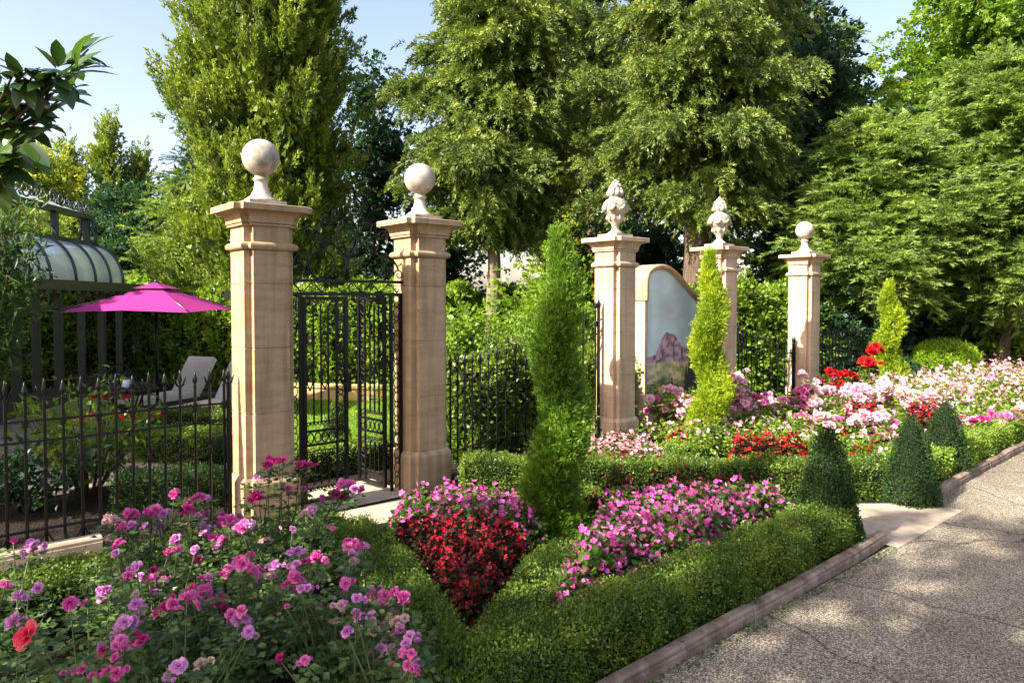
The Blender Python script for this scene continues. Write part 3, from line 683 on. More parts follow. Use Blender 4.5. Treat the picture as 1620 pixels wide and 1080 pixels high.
def fence(label, pts, hf, n, posts=(), grp='wrought iron fence runs', rails=(-.145, -.285), base=.24, scroll=True):
    """pts: function u->(x,y); hf(u): height of the picket tops"""
    root = empty('iron_fence', (*pts(0), 0), 0, label, 'fence', grp); ox, oy = pts(0)
    us = np.linspace(0, 1, 25); mb = MB()
    for r_ in rails: mb = MB(); mb.tube([(pts(u)[0]-ox, pts(u)[1]-oy, hf(u)+r_) for u in us], .0085, 6); mb.build('rail', M['iron'], root)
    mb = MB(); mb.tube([(pts(u)[0]-ox, pts(u)[1]-oy, base) for u in us], .011, 6)
    mb.build('bottom_rail', M['iron'], root)
    for i in range(n):
        u = (i+.5)/n; x, y = pts(u); x2, y2 = pts(min(1, u+.02)); a = math.atan2(y2-y, x2-x); h = round(hf(u), 2); kd = 'fleur' if i % 2 else 'spear'
        if (kd, h) not in PM: PM[kd, h] = picket_mesh(kd, h)
        link('picket', PM[kd, h], root, (x-ox, y-oy, 0), (0, 0, a))
        if scroll and i % 2 == 0 and i < n-1:
            mb = MB()
            for sg in (-1, 1): mb.tube([(sg*.012, 0, .03), (sg*.03, 0, .10), (sg*.07, 0, .15), (sg*.10, 0, .205), (sg*.115, 0, .235)], [.009, .007, .006, .006, .004], 5)
            mb.lathe([(.02, 0), (.03, .03), (.018, .07), (.004, .13)], (0, 0, .08), 8)
            PM.setdefault('scr', mb.mesh('scroll', M['iron'])); link('scroll', PM['scr'], root, (x-ox, y-oy, 0), (0, 0, a))
    for u in posts:
        x, y = pts(u); mb = MB(); mb.box((x-ox, y-oy, hf(u)/2-.02), (.028, .028, hf(u)+.06)); fleur(mb, x-ox, y-oy, hf(u)-.01, s=1.3); mb.build('end_post', M['iron'], root)
    return root
fence('black iron fence with arrow and lily tips running left from the large pillar', lambda u: (-1.6+u*3.60, WY), lambda u: 1.13, 33, posts=(.995,))
def arc(xa, xb, sag): return lambda u: (xa+(xb-xa)*u, WY+sag*math.sin(math.pi*u))
fence('curved iron fence between gate pillar and first urn pillar, rising to the right', arc(4.02, 6.40, .38), lambda u: 1.10+.62*max(0, (u-.30)/.70)**1.9, 17, posts=(.985,), scroll=False)
fence('iron fence swooping down from second urn pillar to the last ball pillar', arc(9.14, 11.18, .38), lambda u: 1.08+.66*max(0, (1-u-.12)/.88)**1.6, 17, posts=(.02, .985), scroll=False)
fence('distant iron fence right of the last ball pillar, under the feathery conifer', lambda u: (11.66+u*3.0, WY+.1*u), lambda u: 1.15, 22, scroll=False, posts=(.99,))

def cscroll(mb, x, z, r, a0, turns, rad=.006, y=0., sg=1, shrink=.75, k=22):
    pts = []
    for i in range(k+1):
        t = i/k; rr = r*(1-shrink*t); a = a0+sg*turns*2*math.pi*t
        pts.append((x+rr*math.cos(a), y, z+rr*math.sin(a)))
    mb.tube(pts, [rad*(1-.4*i/k) for i in range(k+1)], 5)
    return pts
def ring(mb, x, z, rx, rz, rad=.006, y=0.):
    mb.tube([(x+rx*math.cos(a), y, z+rz*math.sin(a)) for a in np.linspace(0, 2*math.pi, 17)], rad, 5, cap=False)
def ring_column(mb, x, z0, z1, w):
    z = z0; i = 0
    while z < z1-.02:
        h = (.088, .045)[i % 2]; h = min(h, z1-z); ring(mb, x, z+h/2, min(w/2, .030 if i % 2 == 0 else .022), h/2, .005); z += h; i += 1
def leaf_gate(label, name, w, h, root, loc, rz, flip=False):
    g = link(name, None, root, loc, (0, 0, rz)); 
    # frame
    mb = MB(); t = .03
    mb.box((t/2, 0, h/2), (t, t, h)); mb.box((w-t/2, 0, h/2), (t, t, h)); mb.box((w/2, 0, h-t/2), (w-2*t, t*.8, t)); mb.box((w/2, 0, t/2), (w-2*t, t*.8, t))
    mb.box((w/2, 0, .50), (w-2*t, .02, .018)); mb.box((w/2, 0, .62), (w-2*t, .02, .018))
    xc = w-.105 if not flip else .105; mb.box((xc, 0, h/2), (.016, .016, h-2*t)); mb.build('frame', M['iron'], g)
    mb = MB(); ring_column(mb, (xc+w-t)/2 if not flip else (xc+t)/2, t, h-t, .07); mb.build('ring_column', M['iron'], g)
    lo, hi = (t, xc-.01) if not flip else (xc+.01, w-t); sp = (hi-lo)/4
    mb = MB()
    for i in (1, 2, 3):
        x = lo+sp*i; mb.box((x, 0, 1.20), (.012, .012, 1.02)); mb.box((x, 0, .28), (.012, .012, .26))
        mb.lathe([(.008, -.012), (.016, 0), (.008, .012)], (x, 0, 1.12+.18*(i % 2)), 7)
        mb.lathe([(.008, -.012), (.016, 0), (.008, .012)], (x, 0, 1.5), 7)
    mb.build('bars', M['iron'], g)
    for i in range(4):
        mb = MB(); x = lo+sp*(i+.5); r = sp*.32; ring(mb, x, .56, sp*.42, .045); mb.build('ring', M['iron'], g)
        for zc, up in ((.67, 1), (.44, -1), (1.75, -1), (.10, 1)):
            mb = MB()
            cscroll(mb, x-sp*.22, zc+up*.01, r, 0 if up > 0 else math.pi, 1.1, sg=up); cscroll(mb, x+sp*.22, zc+up*.01, r, math.pi if up > 0 else 0, 1.1, sg=-up); mb.build('scroll_pair', M['iron'], g)
    for i in (0, 2):
        mb = MB(); x = lo+sp*(i+.5); ring(mb, x+sp*.5*0, 1.08, sp*.4, .09)
        for dz in (-.10, .10): mb.lathe([(.001, -.015), (.014, 0), (.001, .015)], (x, 0, 1.08+dz), 7)
        mb.build('ring', M['iron'], g); mb = MB(); ring(mb, x, 1.42, sp*.36, .05); mb.build('ring', M['iron'], g)
    mb = MB(); mb.box((w-t/2 if not flip else t/2, -.03, 1.02), (.05, .05, .16)); mb.tube([(w-t/2, -.05, 1.02), (w-t/2, -.085, 1.02), (w-.10, -.085, 1.02)] if not flip else [(t/2, -.05, 1.02), (t/2, -.085, 1.02), (.10, -.085, 1.02)], .008, 6)
    mb.build('lock', M['iron'], g)
    if label: g['label'] = label
    return g
def gate():
    XL, XR = PX[0]+.21, PX[1]-.21; W_ = XR-XL
    root = empty('wrought_iron_gate', (XL, WY, 0), 0, 'black wrought iron double gate with scrolled crest between the two ball pillars, right leaf open', 'gate')
    mb = MB(); H1, H2 = 1.84, 1.955
    sw = .115
    for x in (.013, sw, W_-sw, W_-.013): mb.box((x, 0, H1/2), (.026, .026, H1))
    mb.box((W_/2, 0, H1+.013), (W_, .03, .026)); mb.box((W_/2, 0, H2+.013), (W_+.06, .034, .026))
    mb.build('frame', M['iron'], root)
    for x in (sw/2, W_-sw/2):
        mb = MB(); ring_column(mb, x, .05, H1, .07); mb.build('ring_column', M['iron'], root)
    mb = MB(); k = 11
    for i in range(k):
        x = .04+(W_-.08)*(i+.5)/k; s_ = 1 if i % 2 else -1; z = (H1+.026+H2)/2; r = .028
        mb.tube([(x-.05, 0, z-.03*s_), (x-.035, 0, z-.042*s_), (x-.02, 0, z-.02*s_), (x+.02, 0, z+.02*s_), (x+.035, 0, z+.042*s_), (x+.05, 0, z+.03*s_)], .0055, 5)
        cscroll(mb, x+.03, z+.012*s_, .026, 0, .9, .005, sg=s_)
    mb.build('frieze_scrolls', M['iron'], root)
    # crest
    cx = W_/2; zb = H2+.026; mb = MB()
    ring(mb, cx, zb+.38, .105, .165, .009)
    mb.tube([(cx-.03, 0, zb+.27), (cx-.03, 0, zb+.49)], .007, 5)          # monogram strokes
    mb.tube([(cx-.055, 0, zb+.43), (cx-.03, 0, zb+.49), (cx-.01, 0, zb+.50)], .006, 5)
    cscroll(mb, cx+.028, zb+.43, .045, math.pi*.9, 1.2, .006, sg=-1)
    mb.tube([(cx-.03, 0, zb+.27), (cx+.01, 0, zb+.245), (cx+.05, 0, zb+.28), (cx+.072, 0, zb+.36), (cx+.07, 0, zb+.44), (cx+.04, 0, zb+.475)], .007, 5)
    mb.tube([(cx, 0, zb), (cx, 0, zb+.20)], [.022, .012], 8); mb.box((cx, 0, zb+.195), (.20, .014, .014))
    for sg in (-1, 1):
        mb.tube([(cx, 0, zb+.21), (cx+sg*.05, 0, zb+.215), (cx+sg*.09, 0, zb+.24), (cx+sg*.115, 0, zb+.235)], [.012, .009, .008, .003], 5)
        mb.tube([(cx, 0, zb+.545), (cx+sg*.035, 0, zb+.60), (cx+sg*.033, 0, zb+.645), (cx, 0, zb+.675)], .006, 5)
        # big S beside the oval
        cscroll(mb, cx+sg*.235, zb+.13, .135, -math.pi/2, 1.05, .010, sg=sg, shrink=.2); 
        cscroll(mb, cx+sg*.24, zb+.30, .075, math.pi/2*(1), 1.3, .008, sg=-sg)
        mb.tube([(cx+sg*.08, 0, zb+.26), (cx+sg*.13, 0, zb+.30), (cx+sg*.19, 0, zb+.36), (cx+sg*.27, 0, zb+.40), (cx+sg*.33, 0, zb+.385)], .007, 5)
        cscroll(mb, cx+sg*.37, zb+.40, .06, math.pi if sg > 0 else 0, 1.1, .007, sg=-sg)
        cscroll(mb, cx+sg*.19, zb+.50, .07, -math.pi/2, 1.2, .007, sg=sg); cscroll(mb, cx+sg*.10, zb+.58, .05, -math.pi/2, 1.1, .006, sg=sg)
        cscroll(mb, cx+sg*.43, zb+.095, .095, 0 if sg > 0 else math.pi, 1.25, .009, sg=sg)
        cscroll(mb, cx+sg*.53, zb+.055, .05, math.pi if sg > 0 else 0, 1.2, .007, sg=-sg)
        mb.tube([(cx+sg*.30, 0, zb+.20), (cx+sg*.38, 0, zb+.23), (cx+sg*.46, 0, zb+.205), (cx+sg*.52, 0, zb+.13), (cx+sg*.56, 0, zb+.16)], .007, 5)
    mb.build('crest_scrolls', M['iron'], root)
    for sg in (-1, 1):
        for x, z, r in ((.43, .095, .035), (.235, .30, .032), (.37, .40, .034), (.30, .405, .026), (.19, .50, .032), (.10, .58, .028), (.14, .545, .02)):
            mb = MB()
            for k_ in range(5):
                a = k_*1.257; mb.tube([(cx+sg*x, -.005, zb+z), (cx+sg*x+r*.55*math.cos(a), -.016, zb+z+r*.55*math.sin(a)), (cx+sg*x+r*math.cos(a+.4), -.008, zb+z+r*math.sin(a+.4))], [r*.3, r*.36, r*.1], 5)
            mb.build('iron_rosette', M['iron'], root)
    lw_ = (W_-2*sw-.05)/2
    leaf_gate(None, 'gate_leaf', lw_, H1-.06, root, (sw+.02, 0, .05), 0)
    leaf_gate('open gate leaf swung in towards the lawn', 'gate_leaf', lw_, H1-.06, root, (W_-sw-.02-.03, .02, .05), R(97), False)
gate()
# small spotlight at the foot of the pillar
b = Gz(697, 792, 0); root = empty('garden_spotlight', (4.07, 5.50, 0), 0, 'small grey metal ground spotlight at the foot of the right gate pillar', 'spotlight')
mb = MB(); mb.tube([(0, 0, 0), (0, 0, .05)], .012, 8); mb.build('spike', M['steel'], root)
mb = MB(); mb.tube([(-.03, 0, .065), (.05, -.0, .075)], .035, 14, smooth=True); mb.build('lamp_head', M['steel'], root)
# ------------------------------------------------------------------ garden house on the left
def P2(px, dep):
    p = Wd(px, 475, dep); return (float(p[0]), float(p[1]), 0.)
def conservatory():
    A, B = Gz(23, 662)[:2], Gz(221, 603)[:2]; d = A-B; L = np.linalg.norm(d); d /= L; no = np.array([-d[1], d[0]])
    def u_at(px):     # distance from B along the wall seen at this column
        r_ = ray(px, 475)[:2]; a = np.array([[d[0], -r_[0]], [d[1], -r_[1]]]); return float(np.linalg.solve(a, -B)[0])
    root = empty('conservatory', (B[0], B[1], 0), math.atan2(d[1], d[0]), 'bronze framed glass conservatory with curved glass roof and scrolled iron cresting', 'conservatory')
    Lt = L+2.2; gz0, gz1 = 1.97, 2.14; mus = [0.03]+[u_at(p) for p in (189, 162, 129, 93, 57, 25)]+[L+.9, L+1.5, Lt]
    mb = MB(); mb.box((Lt/2, -.04, .16), (Lt, .10, .32)); mb.build('dark_base_panel', M['bronze'], root)
    for i, u in enumerate(mus):
        mb = MB(); mb.box((u, 0, 1.145), (.07 if i % 2 else .10, .09, 1.65)); mb.build('mullion', M['bronze'], root)
    mb = MB(); mb.box((Lt/2, .0, 1.69), (Lt, .07, .06)); mb.build('transom', M['bronze'], root)
    for a, b in zip(mus[:-1], mus[1:]):
        for z0, z1 in ((.32, 1.66), (1.72, gz0)):
            tl = random.uniform(-.004, .004)
            mb = MB(); mb.add([(a+.03, -.012+tl, z0), (b-.03, -.012-tl, z0), (b-.03, -.012-tl, z1), (a+.03, -.012+tl, z1)], [(0, 1, 2, 3)]); mb.build('glass_pane', M['glass'], root)
    mb = MB(); mb.box((Lt/2-.15, .10, (gz0+gz1)/2), (Lt+.3, .26, gz1-gz0)); mb.build('gutter', M['bronze'], root)
    u = .1
    while u < Lt: mb = MB(); mb.box((u, .20, gz0-.03), (.10, .05, .055)); mb.build('dentil', M['bronze'], root); u += .36
    # end wall going in, interior back wall and floor
    mb = MB()
    for yy in (-.9, -1.8, -2.6): mb.box((.03, yy, 1.1), (.07, .07, 2.0))
    mb.build('end_wall_frame', M['bronze'], root)
    mb = MB(); mb.add([(.02, -.05, .3), (.02, -2.7, .3), (.02, -2.7, 1.97), (.02, -.05, 1.97)], [(0, 1, 2, 3)]); mb.build('glass_pane', M['glass'], root)
    mb = MB(); mb.box((Lt/2, -2.8, 1.1), (Lt, .1, 2.2)); mb.box((Lt/2, -1.4, .02), (Lt, 2.8, .04)); mb.box((Lt/2, -1.4, 2.02), (Lt, 2.6, .04)); mb.build('dark_interior', M['wicker'], root)
    # curved roof: quarter ellipse
    u0 = u_at(196); us = [u0, u0+.62, u0+1.3, u0+2.1, u0+3.0, u0+4.0, Lt]
    prof = [(-.02-.58*(1-math.cos(a)), 2.13+.80*math.sin(a)) for a in np.linspace(0, math.pi/2, 12)]
    for a, b in zip(us[:-1], us[1:]):
        mb = MB(); mb.add([(x, y, z) for x in (a, b) for y, z in prof], [(i, i+1, 12+i+1, 12+i) for i in range(11)], True); mb.build('curved_glass', M['whiteglass'], root)
    for u in us: mb = MB(); mb.tube([(u, y+.01, z+.01) for y, z in prof], .028, 6); mb.build('roof_rib', M['lantern'], root)
    mb = MB(); mb.add([(u0, y, z) for y, z in prof]+[(u0, -.60, 2.13)], [tuple(range(13))]); mb.build('glass_gable', M['glass'], root)
    # lantern with cresting
    yl = -.62; zl0, zl1 = 2.95, 3.50; u1 = u0+.15
    mb = MB(); mb.box(((u1+Lt)/2-.1, yl+.06, zl0), (Lt-u1+.25, .12, .09)); mb.box(((u1+Lt)/2-.05, yl+.05, zl1), (Lt-u1+.15, .10, .09)); mb.build('lantern_rails', M['lantern'], root)
    for u in (u1+.04, u1+1.35, u1+2.7, u1+4.0): mb = MB(); mb.box((u, yl, (zl0+zl1)/2), (.09, .09, zl1-zl0)); mb.build('lantern_post', M['lantern'], root)
    mb = MB(); mb.add([(u1, yl-.01, zl0), (Lt, yl-.01, zl0), (Lt, yl-.01, zl1), (u1, yl-.01, zl1)], [(0, 1, 2, 3)]); mb.add([(u1, yl-.01, zl0), (u1, yl-1.2, zl0), (u1, yl-1.2, zl1), (u1, yl-.01, zl1)], [(0, 1, 2, 3)]); mb.build('lantern_glass', M['glass'], root)
    mb = MB(); mb.add([(u1, yl+.02, zl1+.05), (Lt, yl+.02, zl1+.05), (Lt, yl-.8, zl1+.42), (u1+1.1, yl-.8, zl1+.42), (u1, yl-1.7, zl1+.05)], [(0, 1, 2, 3), (0, 3, 4)]); mb.build('lantern_roof', M['whiteglass'], root)
    mb = MB(); u = u1+.05; k = 0
    while u < Lt-.2:
        r_ = .10 if k < 5 else .15
        cscroll(mb, u+r_, zl1+.06+r_, r_, math.pi, 1.2, .020, yl+.07, sg=1 if k % 2 else -1); cscroll(mb, u+r_*1.9, zl1+.05+r_*.7, r_*.5, 0, 1.1, .016, yl+.07, sg=-1 if k % 2 else 1)
        u += r_*2.1; k += 1
    mb.tube([(u1+.02, yl+.13, zl0-.05), (u1-.02, yl+.15, zl0+.15), (u1+.02, yl+.08, zl0+.3), (u1-.02, yl+.12, zl0+.45), (u1, yl+.05, zl1)], .035, 6)
    mb.build('iron_cresting', M['lantern'], root)
conservatory()
# cream wall of the house beyond, at the picture's left edge
c = P2(-70, 8.9); root = empty('cream_house', c, R(60), 'cream rendered house corner with a stone footing, at the far left', 'house')
mb = MB(); mb.box((-1.2, .6, 1.3), (4.0, 1.1, 2.6)); mb.build('wall', M['cream'], root)
mb = MB(); mb.box((-1.2, .6, .18), (4.1, 1.24, .34)); mb.build('footing', M['ochre'], root)
mb = MB(); mb.add([(-3.4, -.1, 2.62), (1.0, -.1, 2.62), (1.0, 1.4, 2.8), (-3.4, 1.4, 2.8)], [(0, 1, 2, 3)]); mb.box((-1.2, .6, 2.68), (4.4, 1.6, .1)); mb.build('roof', M['rooftile'], root)
# far house with a tiled roof seen through the gate crest
c = P2(535, 36); root = empty('distant_house', c, R(-20), 'distant house whose red tiled roof shows through the gate crest', 'house')
mb = MB(); mb.box((0, 0, 1.1), (6.5, 4, 2.2)); mb.build('wall', M['cream'], root)
mb = MB(); mb.add([(-3.6, -2.3, 2.15), (3.6, -2.3, 2.15), (3.0, 0, 3.5), (-3.0, 0, 3.5), (-3.6, 2.3, 2.15), (3.6, 2.3, 2.15)], [(0, 1, 2, 3), (3, 2, 5, 4), (1, 5, 2), (0, 3, 4), (0, 4, 5, 1)]); mb.build('roof', M['rooftile'], root)

# ------------------------------------------------------------------ patio things
def parasol():
    c = P2(247, 10.6); H = 2.06; root = empty('garden_parasol', c, R(48), 'bright magenta garden parasol open over the patio', 'parasol')
    mb = MB(); mb.tube([(0, 0, 0), (0, 0, H+.02)], .022, 10); mb.build('pole', M['iron'], root)
    hx = .91; mb = MB(); nx = 14; vs = []
    for i in range(nx+1):
        for j in range(nx+1):
            a, b = -1+2*i/nx, -1+2*j/nx; m_ = max(abs(a), abs(b)); diag = min(abs(a), abs(b))/m_ if m_ else 0
            vs.append((a*hx, b*hx, H-.02-.38*m_-.012*m_*(1-diag)*math.sin(math.pi*m_) -.03*m_*diag))
    mb.add(vs, [(i*(nx+1)+j, (i+1)*(nx+1)+j, (i+1)*(nx+1)+j+1, i*(nx+1)+j+1) for i in range(nx) for j in range(nx)])
    mb.build('canopy', M['magenta'], root)
    mb = MB(); h2 = .24; mb.add([(-h2, -h2, H-.088), (h2, -h2, H-.088), (h2, h2, H-.088), (-h2, h2, H-.088), (0, 0, H+.01)], [(0, 1, 4), (1, 2, 4), (2, 3, 4), (3, 0, 4)]); mb.build('vent_cap', M['magenta'], root)
    mb = MB(); mb.lathe([(.02, 0), (.03, .015), (.012, .05)], (0, 0, H), 10); mb.build('finial', M['lantern'], root)
    for a in range(8):
        q = a*math.pi/4; k = 1/max(abs(math.cos(q)), abs(math.sin(q))); mb = MB()
        mb.tube([(0, 0, H-.06), (math.cos(q)*k*hx*.97, math.sin(q)*k*hx*.97, H-.40)], .008, 5); mb.build('rib', M['steel'], root)
    mb = MB(); mb.lathe([(.24, 0), (.24, .04), (.05, .07), (.03, .28)], (0, 0, 0), 18); mb.build('base', M['wicker'], root)
parasol()
def lounger(loc, rz, label):
    root = empty('sun_lounger', loc, rz, label, 'sun lounger', 'sun loungers on the patio'); root.scale = (.88, .88, .88)
    mb = MB(); mb.box((.0, 0, .20), (1.9, .66, .10)); mb.build('frame', M['wicker'], root)
    for sx in (-.85, .85):
        for sy in (-.28, .28): mb = MB(); mb.box((sx, sy, .08), (.07, .07, .16)); mb.build('leg', M['wicker'], root)
    mb = MB(); mb.box((.30, 0, .30), (1.25, .62, .09)); mb.build('seat_cushion', M['cushion'], root)
    mb = MB(); n_ = (-math.sin(R(58)), math.cos(R(58)))
    a0 = Vector((-.34, 0, .30)); dr = Vector((-math.cos(R(56)), 0, math.sin(R(56)))); nn = Vector((dr.z, 0, -dr.x))
    vs = []
    for s in (0, .74):
        for t in (-.01, .09):
            for y in (-.31, .31): q = a0+dr*s-nn*t*-1; vs.append((q.x, y, q.z))
    mb.add(vs, [(0, 1, 3, 2), (4, 6, 7, 5), (0, 4, 5, 1), (2, 3, 7, 6), (0, 2, 6, 4), (1, 5, 7, 3)]); mb.build('backrest', M['cushion'], root)
    return root
p = P2(272, 11.4); lounger(p, R(208), 'beige sun lounger with raised back right of the parasol pole')
p = P2(345, 10.5); lounger(p, R(212), 'beige sun lounger partly hidden behind the large gate pillar')
def table():
    c = P2(190, 8.9); root = empty('garden_table', c, 0, 'dark iron garden table with a white cup behind the fence', 'table')
    mb = MB(); mb.lathe([(.40, .66), (.42, .67), (.42, .685), (.40, .695)], n=28); mb.build('tabletop', M['iron'], root)
    for k in range(4):
        a = k*math.pi/2+.4; mb = MB(); mb.tube([(.34*math.cos(a), .34*math.sin(a), .67), (.22*math.cos(a), .22*math.sin(a), .4), (.30*math.cos(a), .30*math.sin(a), 0)], .014, 6); mb.build('leg', M['iron'], root)
    r2 = empty('white_cup', (c[0]+.02, c[1]-.12, .695), 0, 'small white cup with blue rim standing on the iron garden table', 'cup')
    mb = MB(); mb.lathe([(.035, 0), (.045, .03), (.05, .12), (.046, .12)], n=16); mb.build('body', M['white'], r2)
    mb = MB(); mb.lathe([(.052, .12), (.052, .135), (.02, .14)], n=16); mb.build('lid', M['lantern'], r2)
table()
def chair(px, dep, rz, label):
    c = P2(px, dep); root = empty('garden_chair', c, rz, label, 'chair', 'iron chairs round the garden table')
    mb = MB(); mb.box((0, 0, .45), (.40, .38, .06)); mb.build('seat_cushion', M['red_cloth'], root)
    for sx in (-.17, .17):
        for sy in (-.16, .16): mb = MB(); mb.tube([(sx, sy, .42), (sx*1.1, sy*1.1, .2), (sx*1.2, sy*1.2, 0)], .011, 6); mb.build('leg', M['iron'], root)
    mb = MB(); mb.tube([(-.18, -.17, .42), (-.19, -.2, .75), (-.1, -.21, .88), (0, -.21, .92), (.1, -.21, .88), (.19, -.2, .75), (.18, -.17, .42)], .011, 6)
    cscroll(mb, -.07, .70, .08, 0, 1.2, .008, -.2); cscroll(mb, .07, .70, .08, math.pi, 1.2, .008, -.2, sg=-1); mb.build('backrest', M['iron'], root)
    for sx in (-.2, .2): mb = MB(); mb.tube([(sx, -.18, .66), (sx, .05, .67), (sx, .15, .60), (sx*.95, .15, .42)], .010, 6); mb.build('armrest', M['iron'], root)
chair(215, 8.3, R(200), 'iron chair with red cushion at the right of the garden table')
chair(140, 8.2, R(150), 'iron chair with red cushion left of the garden table, behind the leafy bush')
chair(172, 9.9, R(20), 'iron chair with red cushion on the far side of the garden table')
# low ochre wall beyond the lawn
mb = MB(); ps = [P2(455, 13.0), P2(520, 12.75), P2(580, 12.6), P2(640, 12.7), P2(720, 13.0), P2(860, 13.6)]
hp = smooth_path([(q[0], q[1]) for q in ps], 2); root = empty('low_garden_wall', (*hp[0], 0), 0, 'low curved ochre retaining wall at the far side of the lawn', 'wall')
t = unit(np.gradient(hp, axis=0)); nn = np.stack([-t[:, 1], t[:, 0]], 1)
for nm, w_, z0, z1 in (('wall_body', .13, 0, .23), ('coping', .16, .232, .28)):
    mb = MB(); vs = []
    for q, m_ in zip(hp-hp[0], nn):
        for a, z in ((-w_, z0), (-w_, z1), (w_, z1), (w_, z0)): vs.append((q[0]+m_[0]*a, q[1]+m_[1]*a, z))
    k = len(hp); mb.add(vs, [(i*4+j, (i+1)*4+j, (i+1)*4+(j+1) % 4, i*4+(j+1) % 4) for i in range(k-1) for j in range(4)]+[(0, 1, 2, 3), (4*k-4, 4*k-1, 4*k-2, 4*k-3)]); mb.build(nm, M['ochre'], root)
# ------------------------------------------------------------------ background trees
pk = lambda px, dep: P2(px, dep)
tree('cypress_tree', 'broad columnar cypress behind the large gate pillar, top out of frame', None, pk(424, 16.5), 13, lambda t: 1.98*min(1, (1-t)*2.4)**.6*(.93+.07*math.cos(t*9)), 'cypress',
     nb=620, ns=15, nl=30, z0=.5, leafm=G['cypress'], r0=.3, inner=.25, visible_limbs=20)
tree('drooping_conifer', 'tall drooping conifer with bare lower trunk right of the gate', 'tall drooping conifers', pk(779, 16.5), 12.6, lambda t: 2.45*(1-t)**.55*min(1, .45+t*3.2), 'droop',
     nb=225, ns=46, nl=36, z0=3.2, fill=.09, ll=.075, lw=.030, leafm=G['drooping'], r0=.19, bark='bark_pale')
tree('drooping_conifer', 'old drooping conifer with thick brown trunk above the painted panel', 'tall drooping conifers', pk(1092, 15.2), 13.5, lambda t: 2.2*(1-t)**.35*min(1, .62+t*3), 'droop',
     nb=200, ns=48, nl=38, z0=3.0, fill=.08, ll=.070, lw=.028, leafm=G['drooping'], r0=.31, lean=(.2, 0))
tree('drooping_conifer', 'drooping conifer crown filling the gap between the two tallest conifers', 'tall drooping conifers', pk(932, 24), 16, lambda t: 2.3*(1-t)**.4, 'droop',
     nb=150, ns=18, nl=34, z0=6.2, leafm=G['drooping'], r0=.22)
tree('drooping_conifer', 'drooping conifer rising behind the right shoulder of the old conifer', 'tall drooping conifers', pk(1225, 22), 15, lambda t: 2.0*(1-t)**.5, 'droop',
     nb=140, ns=18, nl=34, z0=5.2, leafm=G['drooping'], r0=.22)
tree('dark_deciduous_tree', 'dark green leafy tree between the old conifer and the feathery conifers', None, pk(1262, 19), 9.6, lambda t: 1.75*math.sin(math.pi*min(1, .15+t*.85))**.5, 'broad',
     nb=150, ns=12, nl=24, z0=1.6, leafm=G['darkleaf'], r0=.14)
tree('slender_conifer', 'slender dark conifer with thin top against the sky at right', None, pk(1330, 21), 9.7, lambda t: 1.05*(1-t)**.8+.08, 'fan',
     nb=120, ns=14, nl=24, z0=1.4, leafm=G['leyland'], r0=.10)
tree('feathery_conifer', 'feathery bright conifer with spreading sprays right of the last pillar', 'feathery conifers at the right', pk(1395, 14.3), 5.6, lambda t: 2.15*(1-t)**.55*min(1, .6+t*2), 'fan',
     nb=150, ns=34, nl=34, z0=1.55, fill=.10, leafm=G['leyland'], r0=.12, lean=(.3, .1))
tree('feathery_conifer', 'larger feathery conifer reaching the right edge of the view', 'feathery conifers at the right', pk(1590, 14.2), 6.7, lambda t: 2.55*(1-t)**.55*min(1, .6+t*2), 'fan',
     nb=170, ns=34, nl=34, z0=1.7, fill=.10, leafm=G['leyland'], r0=.14)
tree('climber_clad_tree', 'tall tree wrapped in bright climbing leaves at the upper right corner', None, pk(1585, 18.5), 12, lambda t: 3.0*math.sin(math.pi*min(1, .2+t*.8))**.5, 'broad',
     nb=260, ns=16, nl=28, z0=3.4, leafm=G['broad'], r0=.3)
for i, (px, dp, H, r_, lm, kd, lab) in enumerate([
    (112, 27, 8.0, 1.25, 'cypress', 'cypress', 'leftmost of three pointed cypresses beyond the conservatory'),
    (178, 26, 8.4, 1.3, 'cypress', 'cypress', 'middle pointed cypress beyond the conservatory, with two tips'),
    (222, 26.5, 7.9, 1.1, 'cypress', 'cypress', 'rightmost pointed cypress beyond the conservatory')]):
    tree('pointed_cypress', lab, 'pointed cypresses beyond the conservatory', pk(px, dp), H, lambda t, r_=r_: r_*(1-t)**.7+.05, kd, nb=110, ns=14, nl=26, z0=.8, leafm=G[lm], r0=.14)
tree('yellow_leafed_tree', 'yellow green leafy tree above the conservatory roof', 'yellow green trees behind', pk(50, 25), 7.4, lambda t: 2.4*math.sin(math.pi*min(1, .2+t*.8))**.5, 'broad', nb=120, ns=12, nl=20, z0=1.5, leafm=G['yellow'], r0=.16)
tree('yellow_leafed_tree', 'yellow green tree glowing between the tall drooping conifers', 'yellow green trees behind', pk(905, 26), 8.2, lambda t: 2.3*math.sin(math.pi*min(1, .2+t*.8))**.5, 'broad', nb=130, ns=12, nl=20, z0=1.5, leafm=G['yellow'], r0=.16)
tree('leafy_tree', 'dark leafy tree right behind the conservatory', 'leafy trees behind the patio', pk(205, 20), 4.9, lambda t: 2.1*math.sin(math.pi*min(1, .2+t*.8))**.5, 'broad', nb=120, ns=12, nl=22, z0=.4, leafm=G['darkleaf'], r0=.12)
tree('leafy_tree', 'thin leafy tree in the gap between cypress and drooping conifer', 'leafy trees behind the patio', pk(590, 21), 9.0, lambda t: 1.5*math.sin(math.pi*min(1, .15+t*.85))**.5, 'broad', nb=80, ns=9, nl=18, z0=1.6, leafm=G['darkleaf'], r0=.10)
tree('feathery_shrub', 'loose light green conifer left of the large gate pillar', None, pk(300, 18.0), 5.0, lambda t: 1.35*(1-t)**.45, 'fan', nb=110, ns=14, nl=28, z0=.5, leafm=G['leyland'], r0=.08)
tree('blue_spruce', 'dark bluish spruce tip left of the broad cypress', None, pk(300, 21), 7.2, lambda t: 1.3*(1-t)**.8+.05, 'fan', nb=110, ns=14, nl=26, z0=1.0, leafm=G['darkleaf'], r0=.10, ll=.07, lw=.02)
